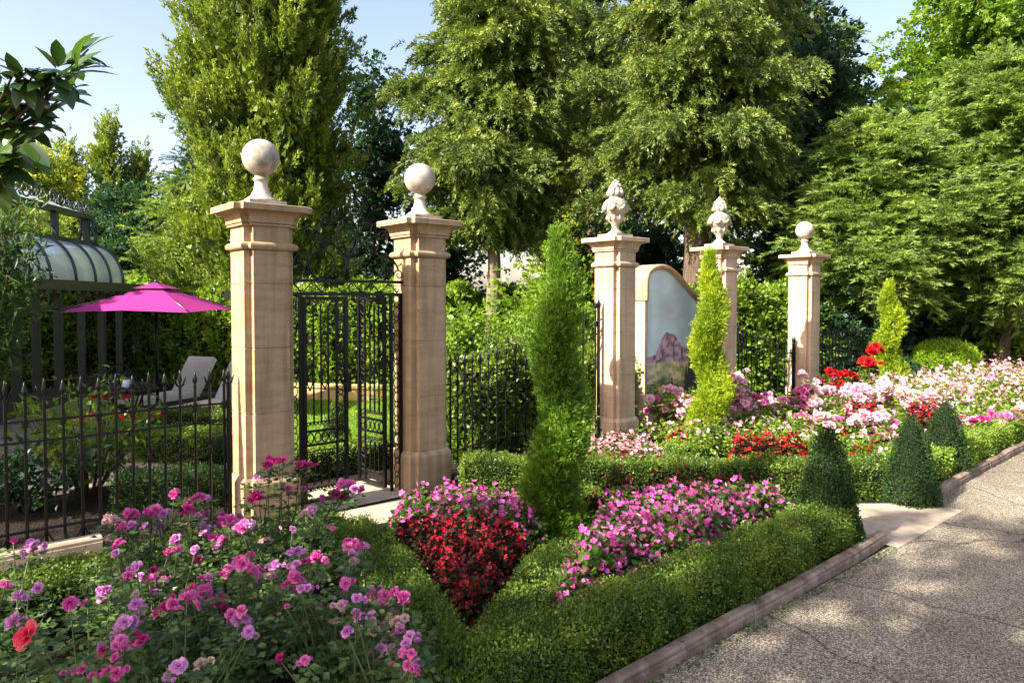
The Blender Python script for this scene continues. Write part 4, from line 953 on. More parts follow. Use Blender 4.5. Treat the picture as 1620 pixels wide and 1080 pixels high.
tree('leafy_tree', 'low leafy tree behind the hedge right of the gate', 'leafy trees behind the patio', pk(690, 24), 5.2, lambda t: 1.9*math.sin(math.pi*min(1, .25+t*.75))**.5, 'broad', nb=90, ns=10, nl=20, z0=.6, leafm=G['darkleaf'], r0=.10)
tree('leafy_tree', 'low leafy tree behind the golden spiral conifer', 'leafy trees behind the patio', pk(1010, 22), 5.0, lambda t: 2.2*math.sin(math.pi*min(1, .25+t*.75))**.5, 'broad', nb=100, ns=10, nl=20, z0=.6, leafm=G['darkleaf'], r0=.10)
tree('leafy_tree', 'leafy tree filling the view behind the gate crest', 'leafy trees behind the patio', pk(500, 23), 4.6, lambda t: 2.2*math.sin(math.pi*min(1, .25+t*.75))**.5, 'broad', nb=90, ns=9, nl=20, z0=.6, leafm=G['broad'], r0=.10)
# trees outside the frame on the left: they shade the near beds and dapple the drive
tree('shade_tree', 'tall plane tree outside the view on the left, dappling the drive', 'shade trees beside the drive', (-8.0, 2.35, 0), 11.2, lambda t: 2.7*math.sin(math.pi*min(1, .12+t*.88))**.5, 'broad', nb=56, ns=14, nl=16, z0=4.6, leafm=G['broad'], r0=.3, ll=.15, lw=.11, fill=0)
tree('shade_tree', 'second plane tree outside the view, nearer the drive', 'shade trees beside the drive', (-9.0, -.9, 0), 12, lambda t: 3.4*math.sin(math.pi*min(1, .12+t*.88))**.5, 'broad', nb=46, ns=9, nl=14, z0=4.4, leafm=G['broad'], r0=.3, ll=.15, lw=.11, fill=0)

tree('shade_tree', 'plane tree outside the view that shades the patio beds', 'shade trees beside the drive', (-7.5, 9.1, 0), 7.9, lambda t: 2.1*math.sin(math.pi*min(1, .15+t*.85))**.5, 'broad', nb=52, ns=12, nl=15, z0=3.4, leafm=G['broad'], r0=.24, ll=.15, lw=.11, fill=0)
tree('shade_tree', 'plane tree outside the view that shades the parasol', 'shade trees beside the drive', (-5.2, 13.6, 0), 9.6, lambda t: 2.2*math.sin(math.pi*min(1, .15+t*.85))**.5, 'broad', nb=42, ns=12, nl=15, z0=3.6, leafm=G['broad'], r0=.25, ll=.15, lw=.11, fill=0)

# ------------------------------------------------------------------ hedges and climbers
def hp2(l): return [P2(a, b)[:2] for a, b in l]
hedge('climber_hedge', 'sunlit climber covered hedge beyond the lawn and patio', hp2([(215, 16.5), (330, 15.2), (440, 14.3), (560, 13.8), (625, 14.6), (680, 17.2), (780, 18.6), (960, 18.6)]), .9, 2.0, G['ivy'], 1100, .085, .062, wob=.10, rough=.07)
hedge('dark_shrub_hedge', 'dark leafy hedge close behind the curved iron fence', hp2([(700, 8.15), (790, 8.8), (900, 9.6), (1000, 10.6)]), .7, 1.0, G['box'], 3000, .055, .036, wob=.08, rough=.13)
hedge('garden_screen_hedge', 'light leafy shrubs rising behind the dark hedge', hp2([(705, 11.2), (800, 11.4), (930, 12)]), 1.0, 1.05, G['broad'], 1500, .06, .042, wob=.13, rough=.16)
hedge('climber_hedge', 'green climber hedge behind the fence between the last two pillars', hp2([(1110, 12.9), (1200, 13.6), (1330, 15), (1450, 16)]), .8, 1.95, G['ivy'], 1100, .08, .055, wob=.10, rough=.07)
hedge('ivy_clad_wall', 'high dark wall of ivy at the far right end of the garden', hp2([(1425, 17.2), (1540, 16.6), (1660, 16.2), (1800, 16.5)]), .8, 3.6, G['ivy'], 800, .10, .08, wob=.12, rough=.07)
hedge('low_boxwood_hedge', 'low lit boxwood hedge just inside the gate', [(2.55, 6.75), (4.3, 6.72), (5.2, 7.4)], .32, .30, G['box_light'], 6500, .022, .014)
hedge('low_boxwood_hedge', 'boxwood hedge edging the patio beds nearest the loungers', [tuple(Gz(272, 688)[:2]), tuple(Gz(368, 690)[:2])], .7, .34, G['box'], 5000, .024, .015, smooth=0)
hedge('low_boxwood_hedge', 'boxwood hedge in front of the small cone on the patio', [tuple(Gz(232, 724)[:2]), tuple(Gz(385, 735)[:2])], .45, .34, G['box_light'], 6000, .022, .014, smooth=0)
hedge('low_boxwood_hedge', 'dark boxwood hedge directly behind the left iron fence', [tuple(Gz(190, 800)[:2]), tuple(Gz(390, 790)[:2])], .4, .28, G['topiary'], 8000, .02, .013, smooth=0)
def shrub(lab, px, dp, H, r_, lm, nb=60, name='leafy_shrub', kind='broad', **k): tree(name, lab, 'shrubs behind the pillars', pk(px, dp), H, lambda t: r_*math.sin(math.pi*min(1, .25+t*.75))**.5, kind, nb=nb, ns=10, nl=18, z0=.15, leafm=G[lm], r0=.05, cat='shrub', **k)
shrub('light shrub glowing behind the fence right of the gate pillar', 700, 11.4, 1.7, .6, 'ivy', ll=.08, lw=.05)
shrub('yellow green shrub just left of the first urn pillar', 880, 12.5, 2.5, .9, 'ivy', ll=.08, lw=.05)
shrub('green shrub behind the fence right of the second urn pillar', 1180, 13.8, 2.1, .7, 'broad', ll=.08, lw=.05)
shrub('light green shrub left of the last ball pillar', 1228, 14.6, 2.0, .7, 'ivy', ll=.08, lw=.05)
shrub('dark green shrub right of the last ball pillar', 1330, 14.6, 2.2, 1.0, 'darkleaf')
shrub('dark shrub left of the ball bush at far right', 1450, 15.6, 2.6, 1.1, 'darkleaf')
shrub('bright climber leaves bunched at the right edge of the garden', 1590, 15.0, 2.2, .9, 'ivy', ll=.09, lw=.06)
# near beds
hedge('boxwood_hedge', 'dark boxwood hedge behind the pink roses on the left', [(-.6, 4.62), (.6, 4.62), (1.7, 4.58), (2.3, 4.45)], .42, .29, G['box'], 17000, .016, .010, smooth=1)
hedge('boxwood_hedge', 'curved boxwood hedge between the roses and crimson begonias', [(2.30, 4.42), (2.22, 3.9), (2.02, 3.3), (1.80, 2.75), (1.75, 2.40)], .32, .30, G['box'], 24000, .0145, .009)
hedge('boxwood_hedge', 'long boxwood hedge along the driveway kerb in the foreground', [(.9, 2.32), (1.9, 2.33), (3.2, 2.33), (4.6, 2.34), (5.15, 2.36)], .33, .29, G['box'], 26000, .0145, .009)
hedge('boxwood_hedge', 'short boxwood hedge between crimson and pink begonias below the green spiral', [(2.05, 2.44), (2.5, 2.73), (2.9, 2.98), (3.2, 3.12)], .25, .28, G['box'], 22000, .0145, .009)
hedge('boxwood_hedge', 'straight boxwood hedge from right gate pillar across to the kerb path', [(4.02, 5.32), (5.05, 4.30), (6.3, 3.10), (6.95, 2.56)], .34, .31, G['box'], 14000, .018, .012)
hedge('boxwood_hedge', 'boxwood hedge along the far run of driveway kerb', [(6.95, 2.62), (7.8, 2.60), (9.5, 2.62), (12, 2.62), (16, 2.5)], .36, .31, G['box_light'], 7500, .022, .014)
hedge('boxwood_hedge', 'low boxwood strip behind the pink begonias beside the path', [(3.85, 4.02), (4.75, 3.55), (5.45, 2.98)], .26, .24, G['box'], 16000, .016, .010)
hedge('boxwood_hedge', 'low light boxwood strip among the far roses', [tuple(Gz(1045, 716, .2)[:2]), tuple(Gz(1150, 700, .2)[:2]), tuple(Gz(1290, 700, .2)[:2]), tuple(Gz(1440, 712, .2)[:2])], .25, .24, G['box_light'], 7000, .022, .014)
# topiary cones, ball, spirals
cone = lambda x: max(0, (1-x))**.62*(1 if x > .12 else .86+x*1.15)
for (px, py, h, r_, lab) in ((1318, 862, .88, .235, 'nearest dark boxwood cone at the end of the kerbside hedge'), (1450, 797, .80, .225, 'middle boxwood cone beyond the path opening'), (1503, 752, .78, .235, 'farthest boxwood cone beside the far kerbside hedge')):
    p = Gz(px, py); revolve_topiary('topiary_cone', lab, (float(p[0]), float(p[1])+.05, 0), h, lambda x, r_=r_: r_*1.08*cone(x), 20000 if px < 1400 else 12000, G['topiary'], .0165, .011, 'dark boxwood cones')
p = Gz(247, 708); revolve_topiary('topiary_cone', 'small lit boxwood cone on the patio behind the left fence', (float(p[0]), float(p[1]), 0), .50, lambda x: .17*cone(x), 9000, G['box_light'], .022, .014, 'small cones on the lawn and patio')
p = Gz(532, 712); revolve_topiary('topiary_cone', 'small boxwood cone on the lawn seen through the gate', (float(p[0]), float(p[1]), 0), .62, lambda x: .19*cone(x), 9000, G['box'], .022, .014, 'small cones on the lawn and patio')
p = Gz(362, 755); revolve_topiary('topiary_ball', 'small grey green ball bush beside the left gate pillar', (float(p[0]), float(p[1]), 0), .42, lambda x: .2*math.sqrt(max(0, 1-(2*x-1)**2))+.004, 9000, G['topiary'], .022, .014)
p = P2(1497, 13.6); revolve_topiary('topiary_ball', 'bright round clipped bush on a short stem at far right', p, .74, lambda x: .50*math.sqrt(max(0, 1-(2*x-1)**2))+.004, 11000, G['limeball'], .045, .020, None, stem=.28, depth=.07, out=.8, upb=.7, tri=True)
p = Gz(884, 868); spiral('spiral_conifer', 'tall green spiral conifer in the foreground bed', (float(p[0]), float(p[1]), 0), 2.27, .222, 2.3, G['lime'], 110000, .030, .0085, -.3, 'spiral clipped conifers', .66)
p = P2(1124, 8.3); spiral('spiral_conifer', 'golden spiral conifer in front of the painted panel', p, 2.33, .235, 2.4, G['gold'], 60000, .034, .011, .6, 'spiral clipped conifers', .70)
p = P2(1408, 11.8); spiral('spiral_conifer', 'small golden spiral conifer right of the last pillar', p, 2.08, .29, 2.4, G['gold'], 36000, .040, .014, 1.4, 'spiral clipped conifers', .70)

p = P2(1132, 7.75); revolve_topiary('topiary_ball', 'dark green clipped ball at the foot of the golden spiral conifer', p, .42, lambda x: .185*math.sqrt(max(0, 1-(2*x-1)**2))+.004, 14000, G['box'], .030, .012, depth=.03, out=.7, tri=True)
# ------------------------------------------------------------------ magnolia with glossy leaves, branch reaching into the view
def magnolia():
    b = (-1.3, 4.3, 0); root = empty('magnolia_tree', b, 0, 'magnolia whose glossy leafy branch hangs in at the upper left', 'tree'); o = np.array(b)
    mb = MB(); trunk_tube(mb, (0, 0, -.05), (.1, 0, 3.6), .09, .03, .02)
    P = []; D = []; Nn = []
    def ros(c, d, n_, L):
        d = unit(np.array(d, float))
        for i in range(n_):
            q = c - d*rng.uniform(0, .20); v = unit(d*rng.uniform(.2, 1.1)+rng.normal(size=3)*.62); P.append(q); D.append(v); Nn.append(np.array([.2*rng.normal(), .2*rng.normal(), 1.])+np.array([-.35, -.35, 0]))
    targets = [(140, 78, 3.4), (128, 108, 3.3), (118, 140, 3.4), (96, 118, 3.2), (78, 150, 3.3), (60, 110, 3.2), (66, 190, 3.3), (45, 225, 3.2), (25, 170, 3.3), (20, 120, 3.2), (10, 210, 3.3), (35, 265, 3.3), (8, 260, 3.2), (12, 285, 3.3), (-20, 150, 3.3), (-30, 230, 3.4)]
    st = Wd(-60, 240, 3.4)-o
    for (px, py, dp) in targets:
        e = Wd(px, py, dp)-o; mid = (st*.45+e*.55)+np.array([0, 0, -.05]); mb.tube([st, mid, e], [.016, .008, .004], 6)
        dd = unit(e-st)*.8+RIGHT*.5+np.array([0, 0, .15]); ros(e, dd, 12, .12)
    mb.tube([(0, 0, 1.6), tuple(st*.5+np.array([0, 0, .9])), tuple(st)], [.05, .03, .018], 8)
    for k in range(44):      # rest of the crown, outside the view
        c = np.array([rng.uniform(-1.5, .25), rng.uniform(-1.2, 1.3), rng.uniform(1.9, 4.2)]); mb.tube([(0, 0, max(1.2, c[2]-.8)), tuple(c)], [.02, .006], 5); ros(c, c*[1, 1, .4]+[0, 0, .3], 10, .12)
    mb.build('trunk', M['twig'], root)
    P = np.array(P); D = np.array(D); n_ = len(P)
    # leaf = 3 segments folded along the midrib
    L = rng.uniform(.12, .19, n_)[:, None]; W = L*rng.uniform(.38, .46, n_)[:, None]; S = unit(np.cross(D, np.array(Nn))); U = np.cross(S, D)
    prof = [(0, .08), (.2, .7), (.45, 1.), (.72, .8), (.92, .28), (1, .02)]; V = np.empty((n_, len(prof)*3, 3))
    for i, (t, w_) in enumerate(prof):
        c = P+D*L*t-U*L*.22*t*t
        V[:, i*3] = c-S*W*.5*w_+U*W*.10*w_; V[:, i*3+1] = c; V[:, i*3+2] = c+S*W*.5*w_+U*W*.10*w_
    fb = np.array([(i*3+k, i*3+k+1, i*3+k+4, i*3+k+3) for i in range(len(prof)-1) for k in range(2)])
    Fc = (fb[None]+(np.arange(n_)*len(prof)*3)[:, None, None]).reshape(-1, 4)
    link('leaves', mesh_np('leaves', V.reshape(-1, 3), Fc, G['magnolia'], np.repeat(rng.random(n_), len(fb)), smooth=True), root)
magnolia()
def bush(name, label, base, stems, leafm, ll, lw, n_leaf, grp=None, cat='shrub', spread=.5, h=.9, r0=.008, twig='twig', droop=.2, bias=(0, 0), zlo=.15):
    root = empty(name, base, 0, label, cat, grp); mb = MB(); P = []; D = []
    for k in range(stems):
        a = rng.random()*2*math.pi; rr = spread*math.sqrt(rng.random()); e = np.array([math.cos(a)*rr+bias[0], math.sin(a)*rr+bias[1], h*rng.uniform(.6, 1.05)])
        p0 = np.array([math.cos(a)*.06, math.sin(a)*.06, 0]); m_ = (p0*.4+e*.6); m_[2] = e[2]*.6
        mb.tube([p0, (p0+m_)/2+[0, 0, .03], m_, e], [r0, r0*.8, r0*.6, r0*.3], 5)
        q = rng.random((n_leaf//stems, 1))**.7; pts = np.where(q < .5, p0+(m_-p0)*q*2, m_+(e-m_)*(q-.5)*2); pts = pts+rnd(len(pts))*.07*spread*2
        pts = pts[pts[:, 2] > zlo*h]; P.append(pts); D.append(unit(rnd(len(pts))*.8+unit(e-p0)*.5-[0, 0, droop]))
    mb.build('stems', M[twig], root); P = np.concatenate(P); D = np.concatenate(D)
    leafmesh('foliage', P, D, rng.random(len(P)), ll, lw, leafm, fold=.12, parent=root, nrm=np.tile([0, 0, 1.], (len(P), 1)))
    return root
bush('leafy_shrub', 'loose broad leaved shrub behind the left iron fence', P2(135, 6.5), 26, G['broad'], .075, .045, 1500, spread=.55, h=1.0)
bush('leafy_shrub', 'darker low shrub behind the fence at the left edge', P2(40, 6.0), 20, G['darkleaf'], .07, .04, 1200, spread=.5, h=.6)
bush('willowy_shrub', 'narrow leaved weeping shrub hanging before the conservatory at left edge', P2(-75, 6.0), 22, G['bamboo'], .10, .020, 9000, spread=.50, h=2.6, r0=.010, droop=.7, bias=(.18, -.1), zlo=.42)
# ------------------------------------------------------------------ flowers
def inpoly(pts, poly):
    x, y = pts[:, 0], pts[:, 1]; c = np.zeros(len(pts), bool); j = len(poly)-1
    for i in range(len(poly)):
        xi, yi = poly[i]; xj, yj = poly[j]; c ^= ((yi > y) != (yj > y)) & (x < (xj-xi)*(y-yi)/(yj-yi+1e-12)+xi); j = i
    return c
def edge_dist(pts, poly):
    d = np.full(len(pts), 9.); P = np.array(poly, float)
    for a, b in zip(P, np.roll(P, -1, 0)):
        ab = b-a; t = np.clip(((pts-a)@ab)/(ab@ab), 0, 1); d = np.minimum(d, np.linalg.norm(pts-(a+t[:, None]*ab), axis=1))
    return d
def bed(name, label, poly, h, nleaf, nfl, leafm, petm, ll=.05, lw=.04, fs=.016, grp='begonia beds', z=0., clump=0., gap=.0, petn=4):
    poly = [tuple(map(float, q[:2])) for q in poly]; A = np.array(poly); lo, hi = A.min(0), A.max(0)
    def samp(n_):
        out = np.empty((0, 2))
        while len(out) < n_:
            q = rng.uniform(lo, hi, (n_*2, 2)); q = q[inpoly(q, poly)]
            if clump: q = q[rng.random(len(q)) < np.clip(.5+clump*(np.sin(q[:, 0]*17+q[:, 1]*5)*np.sin(q[:, 1]*19-q[:, 0]*3)), 0, 1)]
            out = np.concatenate([out, q])
        return out[:n_]
    hh = lambda q: h*np.clip(.45+edge_dist(q, A)*6, 0, 1)*(1+.14*np.sin(q[:, 0]*21+q[:, 1]*13)+.10*np.sin(q[:, 1]*31-q[:, 0]*8))
    q = samp(nleaf); H = hh(q); zz = H*(1-rng.random(nleaf)**2*.85); P = np.column_stack([q, zz]); D = unit(rnd(nleaf)*[1, 1, .5]+[0, 0, .25])
    V1, F1 = leaves(P, D, unit(rnd(nleaf)*.5+[0, 0, 1]), ll*rng.uniform(.6, 1.2, nleaf), lw*rng.uniform(.7, 1.1, nleaf), .1); v1 = rng.random(nleaf)
    q = samp(nfl); H = hh(q); c = np.column_stack([q, H*rng.uniform(.82, 1.14, nfl)+.012]); side = rng.random(nfl) < .3; c[side, 2] *= rng.uniform(.45, .95, side.sum())
    ax = unit(rnd(nfl)*.55+[-.25, -.5, .8]); t1 = unit(np.cross(ax, rnd(nfl))); t2 = np.cross(ax, t1); Vs = [V1]; Fs = [F1]; va = [v1]; mi = [np.zeros(nleaf)]; off = len(V1)
    fv = rng.random(nfl); sz = fs*rng.uniform(.65, 1.3, nfl)
    for k in range(petn):
        a = 2*math.pi*k/petn; d = unit(t1*math.cos(a)+t2*math.sin(a)+ax*.35); s_ = sz*(1. if k % 2 else .8)
        S = np.cross(d, ax); S = unit(S); L = s_[:, None]; W = s_[:, None]*.95
        V = np.empty((nfl, 5, 3)); V[:, 0] = c; V[:, 1] = c+d*L*.55+S*W*.5+ax*L*.12; V[:, 2] = c+d*L+S*W*.22; V[:, 3] = c+d*L-S*W*.22; V[:, 4] = c+d*L*.55-S*W*.5+ax*L*.12
        Vs.append(V.reshape(-1, 3)); Fs.append(np.arange(5*nfl).reshape(nfl, 5)+off); off += 5*nfl; va.append(np.clip(fv*.7+rng.random(nfl)*.3, 0, 1)); mi.append(np.ones(nfl))
    Vy, Fy = leaves(c+ax*.002, ax, t1, sz*.32, sz*.3); Vs.append(Vy); Fs.append(Fy+off); va.append(fv); mi.append(np.full(nfl, 2.))
    me = mesh_np(name, np.concatenate(Vs), Fs, [G[leafm], PT[petm], PT['yolk']], np.concatenate(va), np.concatenate(mi))
    o = link(name, me); tag(o, label, None, grp, 'stuff'); return o
bed('crimson_begonias', 'crimson begonias with dark leaves in the triangular bed', [(1.98, 2.58), (2.3, 2.78), (3.02, 3.2), (3.10, 3.55), (2.62, 4.20), (2.44, 4.12), (2.36, 3.6), (2.16, 3.1)], .30, 6200, 1500, 'begdark', 'begred', .045, .034, .013)
bed('pink_begonias', 'pink begonias behind the crimson ones, below the right gate pillar', [(2.58, 4.25), (3.08, 3.62), (3.30, 3.45), (3.62, 3.75), (3.60, 4.15), (3.30, 4.62), (2.78, 4.62)], .30, 3600, 950, 'begleaf', 'begpink', .055, .045, .0195)
bed('pink_begonias', 'large drift of pink begonias in front of the boxwood cone', [(2.42, 2.56), (2.95, 2.95), (3.30, 3.12), (3.95, 3.55), (4.55, 3.30), (5.15, 2.85), (5.05, 2.54), (3.4, 2.52)], .34, 9500, 2500, 'begleaf', 'begpink', .055, .045, .020)
bed('crimson_begonias', 'thin row of crimson begonias behind the pink drift', [(3.75, 3.80), (4.60, 3.50), (5.25, 3.02), (5.25, 2.88), (4.50, 3.28), (3.8, 3.55)], .40, 1300, 280, 'begdark', 'begred', .045, .034, .015)
g3 = lambda *l: [tuple(Gz(a, b, .22)[:2]) for a, b in l]
bed('pale_begonias', 'pale pink and white begonias beside the first urn pillar', g3((915, 716), (950, 690), (1000, 686), (1066, 720), (1000, 728)), .24, 4500, 1000, 'begleaf', 'begwhite', .05, .04, .020)
bed('red_begonias', 'low red begonias edging the pale begonia bed', g3((905, 730), (1060, 731), (1070, 724), (1000, 722), (915, 722)), .22, 1400, 330, 'begleaf', 'red', .045, .034, .018)
bed('red_begonias', 'small patch of red flowers left of the golden spiral', g3((1046, 700), (1095, 708), (1098, 694), (1050, 690)), .26, 1100, 300, 'begdark', 'red', .045, .034, .020)
bed('red_begonias', 'bright red flower patch right of the golden spiral base', g3((1150, 722), (1275, 722), (1280, 702), (1150, 700)), .30, 2600, 800, 'begdark', 'red', .045, .034, .021)
bed('mixed_begonias', 'sparse pink and red begonias along the top of the long hedge', g3((1060, 736), (1300, 736), (1420, 736), (1420, 724), (1060, 726)), .20, 2600, 210, 'begleaf', 'deep', .045, .034, .018)
bed('red_begonias', 'deep red flowers in front of the middle boxwood cones', g3((1335, 728), (1400, 728), (1400, 716), (1335, 714)), .26, 700, 120, 'begleaf', 'red', .045, .034, .020)
g4 = lambda *l: [tuple(Gz(a, b, .45)[:2]) for a, b in l]
bed('red_salvias', 'scarlet foliage patch among the far roses, left clump', g4((1320, 668), (1400, 668), (1395, 645), (1325, 648)), .46, 1800, 560, 'begdark', 'red', .05, .035, .020)
bed('red_salvias', 'scarlet foliage patch among the far roses, right clump', g4((1425, 662), (1500, 662), (1500, 646), (1430, 646)), .46, 1800, 560, 'begdark', 'red', .05, .035, .020)
bed('pale_bedding_flowers', 'wide carpet of pale pink flowers reaching the right edge', [(9.0, 3.3), (16, 2.9), (18, 4.6), (11.5, 4.9)], .52, 15000, 2600, 'broad', 'blush', .055, .04, .032, clump=.5)
bed('underplanting', 'light green leafy planting filling the far rose bed', [(6.3, 4.2), (7.3, 3.0), (9, 2.9), (15, 2.9), (15, 5.2), (11.2, 5.2), (9.3, 5.0), (7.4, 5.1), (6.3, 5.3)], .36, 26000, 1300, 'broad', 'blush', .05, .035, .026, clump=.5)
# ground cover in the rose bed and along the kerb
def scatter(name, label, poly, n_, ll, lw, mat, h=.05, **k):
    A = np.array(poly); q = rng.uniform(A.min(0), A.max(0), (n_*3, 2)); q = q[inpoly(q, poly)][:n_]; m_ = len(q)
    P = np.column_stack([q, rng.random(m_)*h]); D = unit(rnd(m_)*[1, 1, .35]+[0, 0, .12])
    o = leafmesh(name, P, D, rng.random(m_), ll, lw, mat, nrm=np.tile([0, 0, 1.], (m_, 1))); tag(o, label, None, None, 'stuff')
scatter('fallen_leaves', 'dry fallen leaves scattered on the dark soil under the roses', [(-.6, 1.9), (1.9, 2.4), (2.2, 4.4), (-.6, 4.5)], 900, .035, .018, leafmat('dry_leaves', [(.06, .035, .02), (.14, .09, .05), (.24, .17, .10)], .1), .012)
scatter('fallen_leaves', 'few dry leaves and grit lying on the drive beside the kerb', [(1.5, .6), (7, .6), (7, 2.04), (1.5, 2.04)], 190, .026, .014, leafmat('dry_drive_leaves', [(.10, .06, .03), (.20, .14, .07), (.12, .14, .04)], .1), .010)
scatter('kerb_weeds', 'small grey green weeds growing at the foot of the driveway kerb', [(1.5, 1.99), (5.4, 1.99), (5.4, 2.05), (1.5, 2.05)], 700, .022, .012, G['roseleaf'], .025)

# rose blossoms: cupped petals in rings
def rose_mesh(seed, mat, open_=1., tight=False):
    r_ = np.random.default_rng(seed); V = []; Fq = []; va = []
    lay = [(4, .015, 80, .7), (5, .021, 66, .9), (6, .027, 48, 1.), (7, .032, 28, 1.05), (7, .036, 6, 1.05)]
    if tight: lay = lay[:3]
    for li, (k, L, el, w_) in enumerate(lay):
        for i in range(k):
            a = 2*math.pi*(i+li*.37)/k+r_.normal()*.12; e = math.radians(el-8*open_+r_.normal()*7); L2 = L*(1+r_.normal()*.10); W = L2*w_*1.05; base = len(V)
            d = np.array([math.cos(a)*math.cos(e), math.sin(a)*math.cos(e), math.sin(e)]); s_ = np.array([-math.sin(a), math.cos(a), 0]); n_ = np.cross(d, s_)
            tw = r_.normal()*.25
            for t in np.linspace(0, 1, 4):
                wd = W*(.25+1.1*t-.55*t**3)
                for u in (-1, -.4, .4, 1):
                    cup = (u*u)*.28*wd - .30*L2*t*t*(.4+.6*open_) + .17*L2*math.sin(u*5+tw*9)*t*t
                    # n_ points down/out: petals curl outward at the rim, cup inward at the sides
                    V.append(d*L2*t*1.1+s_*u*wd*.5*(1-.15*(t > .9)*abs(u))-n_*cup*(1 if not t > .9 else .6)+np.array([0, 0, .002*li*0]))
            for p in range(3):
                for q in range(3): Fq.append([base+p*4+q, base+p*4+q+1, base+p*4+q+5, base+p*4+q+4]); va.append(np.clip(.25+.16*p+.10*li+r_.normal()*.12, 0, 1))
    return mesh_np('rose_blossom', np.array(V), np.array(Fq), mat, va, smooth=True)
RM = {c: [rose_mesh(10*i+k, PT[c], .7+.3*k) for k in range(4)] for i, c in enumerate(('pink', 'lilac', 'deep', 'coral', 'faded', 'blush', 'red'))}
CC = {'m': 'pink', 'l': 'lilac', 'd': 'deep', 'c': 'coral', 'w': 'faded', 'b': 'blush', 'r': 'red'}
A1 = '140,455,l,60;60,440,d,30;150,475,m,40;85,685,l,66;60,800,l,80;100,800,l,50;120,870,c,125;315,720,m,64;478,655,l,50;460,690,l,60;575,315,m,50;605,315,m,45;600,330,d,35;700,300,m,55;680,320,m,40;735,320,l,45;710,365,l,50;780,232,m,45;895,240,m,50;925,250,l,50;845,260,d,25;845,295,d,48;890,325,l,32;930,318,m,38;1005,355,m,80;1040,345,m,60;1000,330,m,50;1070,380,m,48;1100,360,l,45;1130,368,l,40;910,375,l,48;935,385,l,38;912,405,l,38;960,425,m,55;1000,430,m,45;990,455,l,45;485,345,w,55;515,350,w,55;550,372,m,42;590,370,l,50;500,430,w,50;528,450,m,40;520,495,l,46;790,430,l,55;760,485,m,45;795,480,m,40;878,476,l,38;895,520,d,38;615,560,l,66;575,595,m,45;632,600,l,40;690,575,d,48;670,612,m,50;700,600,m,40;738,612,m,35;1080,535,m,78;1030,565,m,50;1135,580,m,50;938,605,l,48;905,610,m,42;860,662,d,70;840,695,m,80;915,675,m,92;985,712,d,75;960,700,m,50;775,725,m,60;740,735,d,48;700,765,d,46;610,725,l,60;632,768,l,40;560,805,l,70;600,805,l,66;530,845,l,50;605,868,d,60;628,900,m,50;545,885,m,60;470,935,d,70;515,965,m,50;455,920,l,50;490,1030,m,70;525,1035,m,60;450,1020,d,50;335,1020,m,50;370,1018,m,50;805,1003,l,78;755,1050,l,52;905,990,w,60;945,985,w,50;1040,770,m,60;1070,790,l,70;1085,755,m,60;1115,850,l,60;690,672,l,40;610,680,w,40;20,635,m,40'
A2 = '140,85,d,60;175,80,d,50;195,75,m,35;125,95,d,45;270,98,d,50;305,102,d,45;75,155,l,40;70,240,d,58;50,255,d,40;190,203,m,34;215,205,m,36;285,207,m,32;455,185,m,55;495,190,m,60;515,205,l,45;475,205,l,50;430,228,d,50;462,235,d,40;370,245,m,30;315,300,l,36;290,312,w,40;320,325,w,36;30,372,l,40;55,368,l,40;8,385,m,45;235,388,l,36;115,440,w,46;400,378,m,26;416,384,m,22;490,470,m,66;515,450,m,50;530,470,m,50;500,495,l,40;565,460,l,38;508,530,w,40;222,495,l,38;262,485,l,42;345,512,m,62;290,532,d,40;250,545,l,45;300,530,d,36;160,548,l,50;140,565,l,40;75,572,m,56;100,578,m,40;10,545,m,76;150,600,w,42;245,600,m,66;225,630,m,60;270,615,m,50;275,655,l,46;305,650,l,40;475,632,m,62;350,730,w,46;415,695,l,32;455,732,w,56;525,698,l,50;580,682,m,42;590,650,w,28;630,650,l,26;650,690,m,66;690,675,m,66;735,690,m,60;680,755,m,46;480,848,l,56;530,780,l,60;520,760,l,46;590,780,l,52;600,840,w,60;640,825,w,60;660,870,w,50;700,800,w,56;740,790,w,46;720,840,l,60;760,870,l,56;800,890,l,40;745,900,l,50;635,920,l,50;680,918,l,50;650,945,w,40;730,945,m,50;770,945,m,46;795,985,l,52;755,1000,m,56;775,1020,m,40;685,1000,m,46;180,965,d,44;290,975,m,46;210,735,m,28;20,790,l,56;40,848,l,50;72,870,w,36;430,800,w,36'
def parse(s, ox, oy, k): return [(float(a)/k+ox, float(b)/k+oy, c, float(d)/k) for a, b, c, d in (q.split(',') for q in s.split(';'))]
BL = parse(A1, 0, 700, 2.8425)+parse(A2, 380, 700, 2.8423)
items = []
for px, py, c, s_ in BL:
    h = .60+.08*math.sin(px*.07)+rng.uniform(-.03, .03)
    if py < 760: h = max(h, .74)
    if py > 960: h -= .06
    if c == 'c': h = .92
    p = Gz(px, py, h)
    if p[1] > 4.3: p = Wy(px, py, 4.3-rng.uniform(0, .25))
    if 430 < px < 560 and py < 800: p = Wy(px, py, 4.05)
    dep = float((p-[0, 0, HC])@FWD); items.append((p, c, s_*dep/F*.84))
pos = np.array([i[0] for i in items]); base = pos[:, :2].copy(); base[:, 0] = np.minimum(base[:, 0], 1.62)
K = 13; cen = base[rng.choice(len(base), K, False)]
for _ in range(25):
    lab = np.argmin(((base[:, None]-cen[None])**2).sum(2), 1); cen = np.array([base[lab == k].mean(0) if (lab == k).any() else cen[k] for k in range(K)])
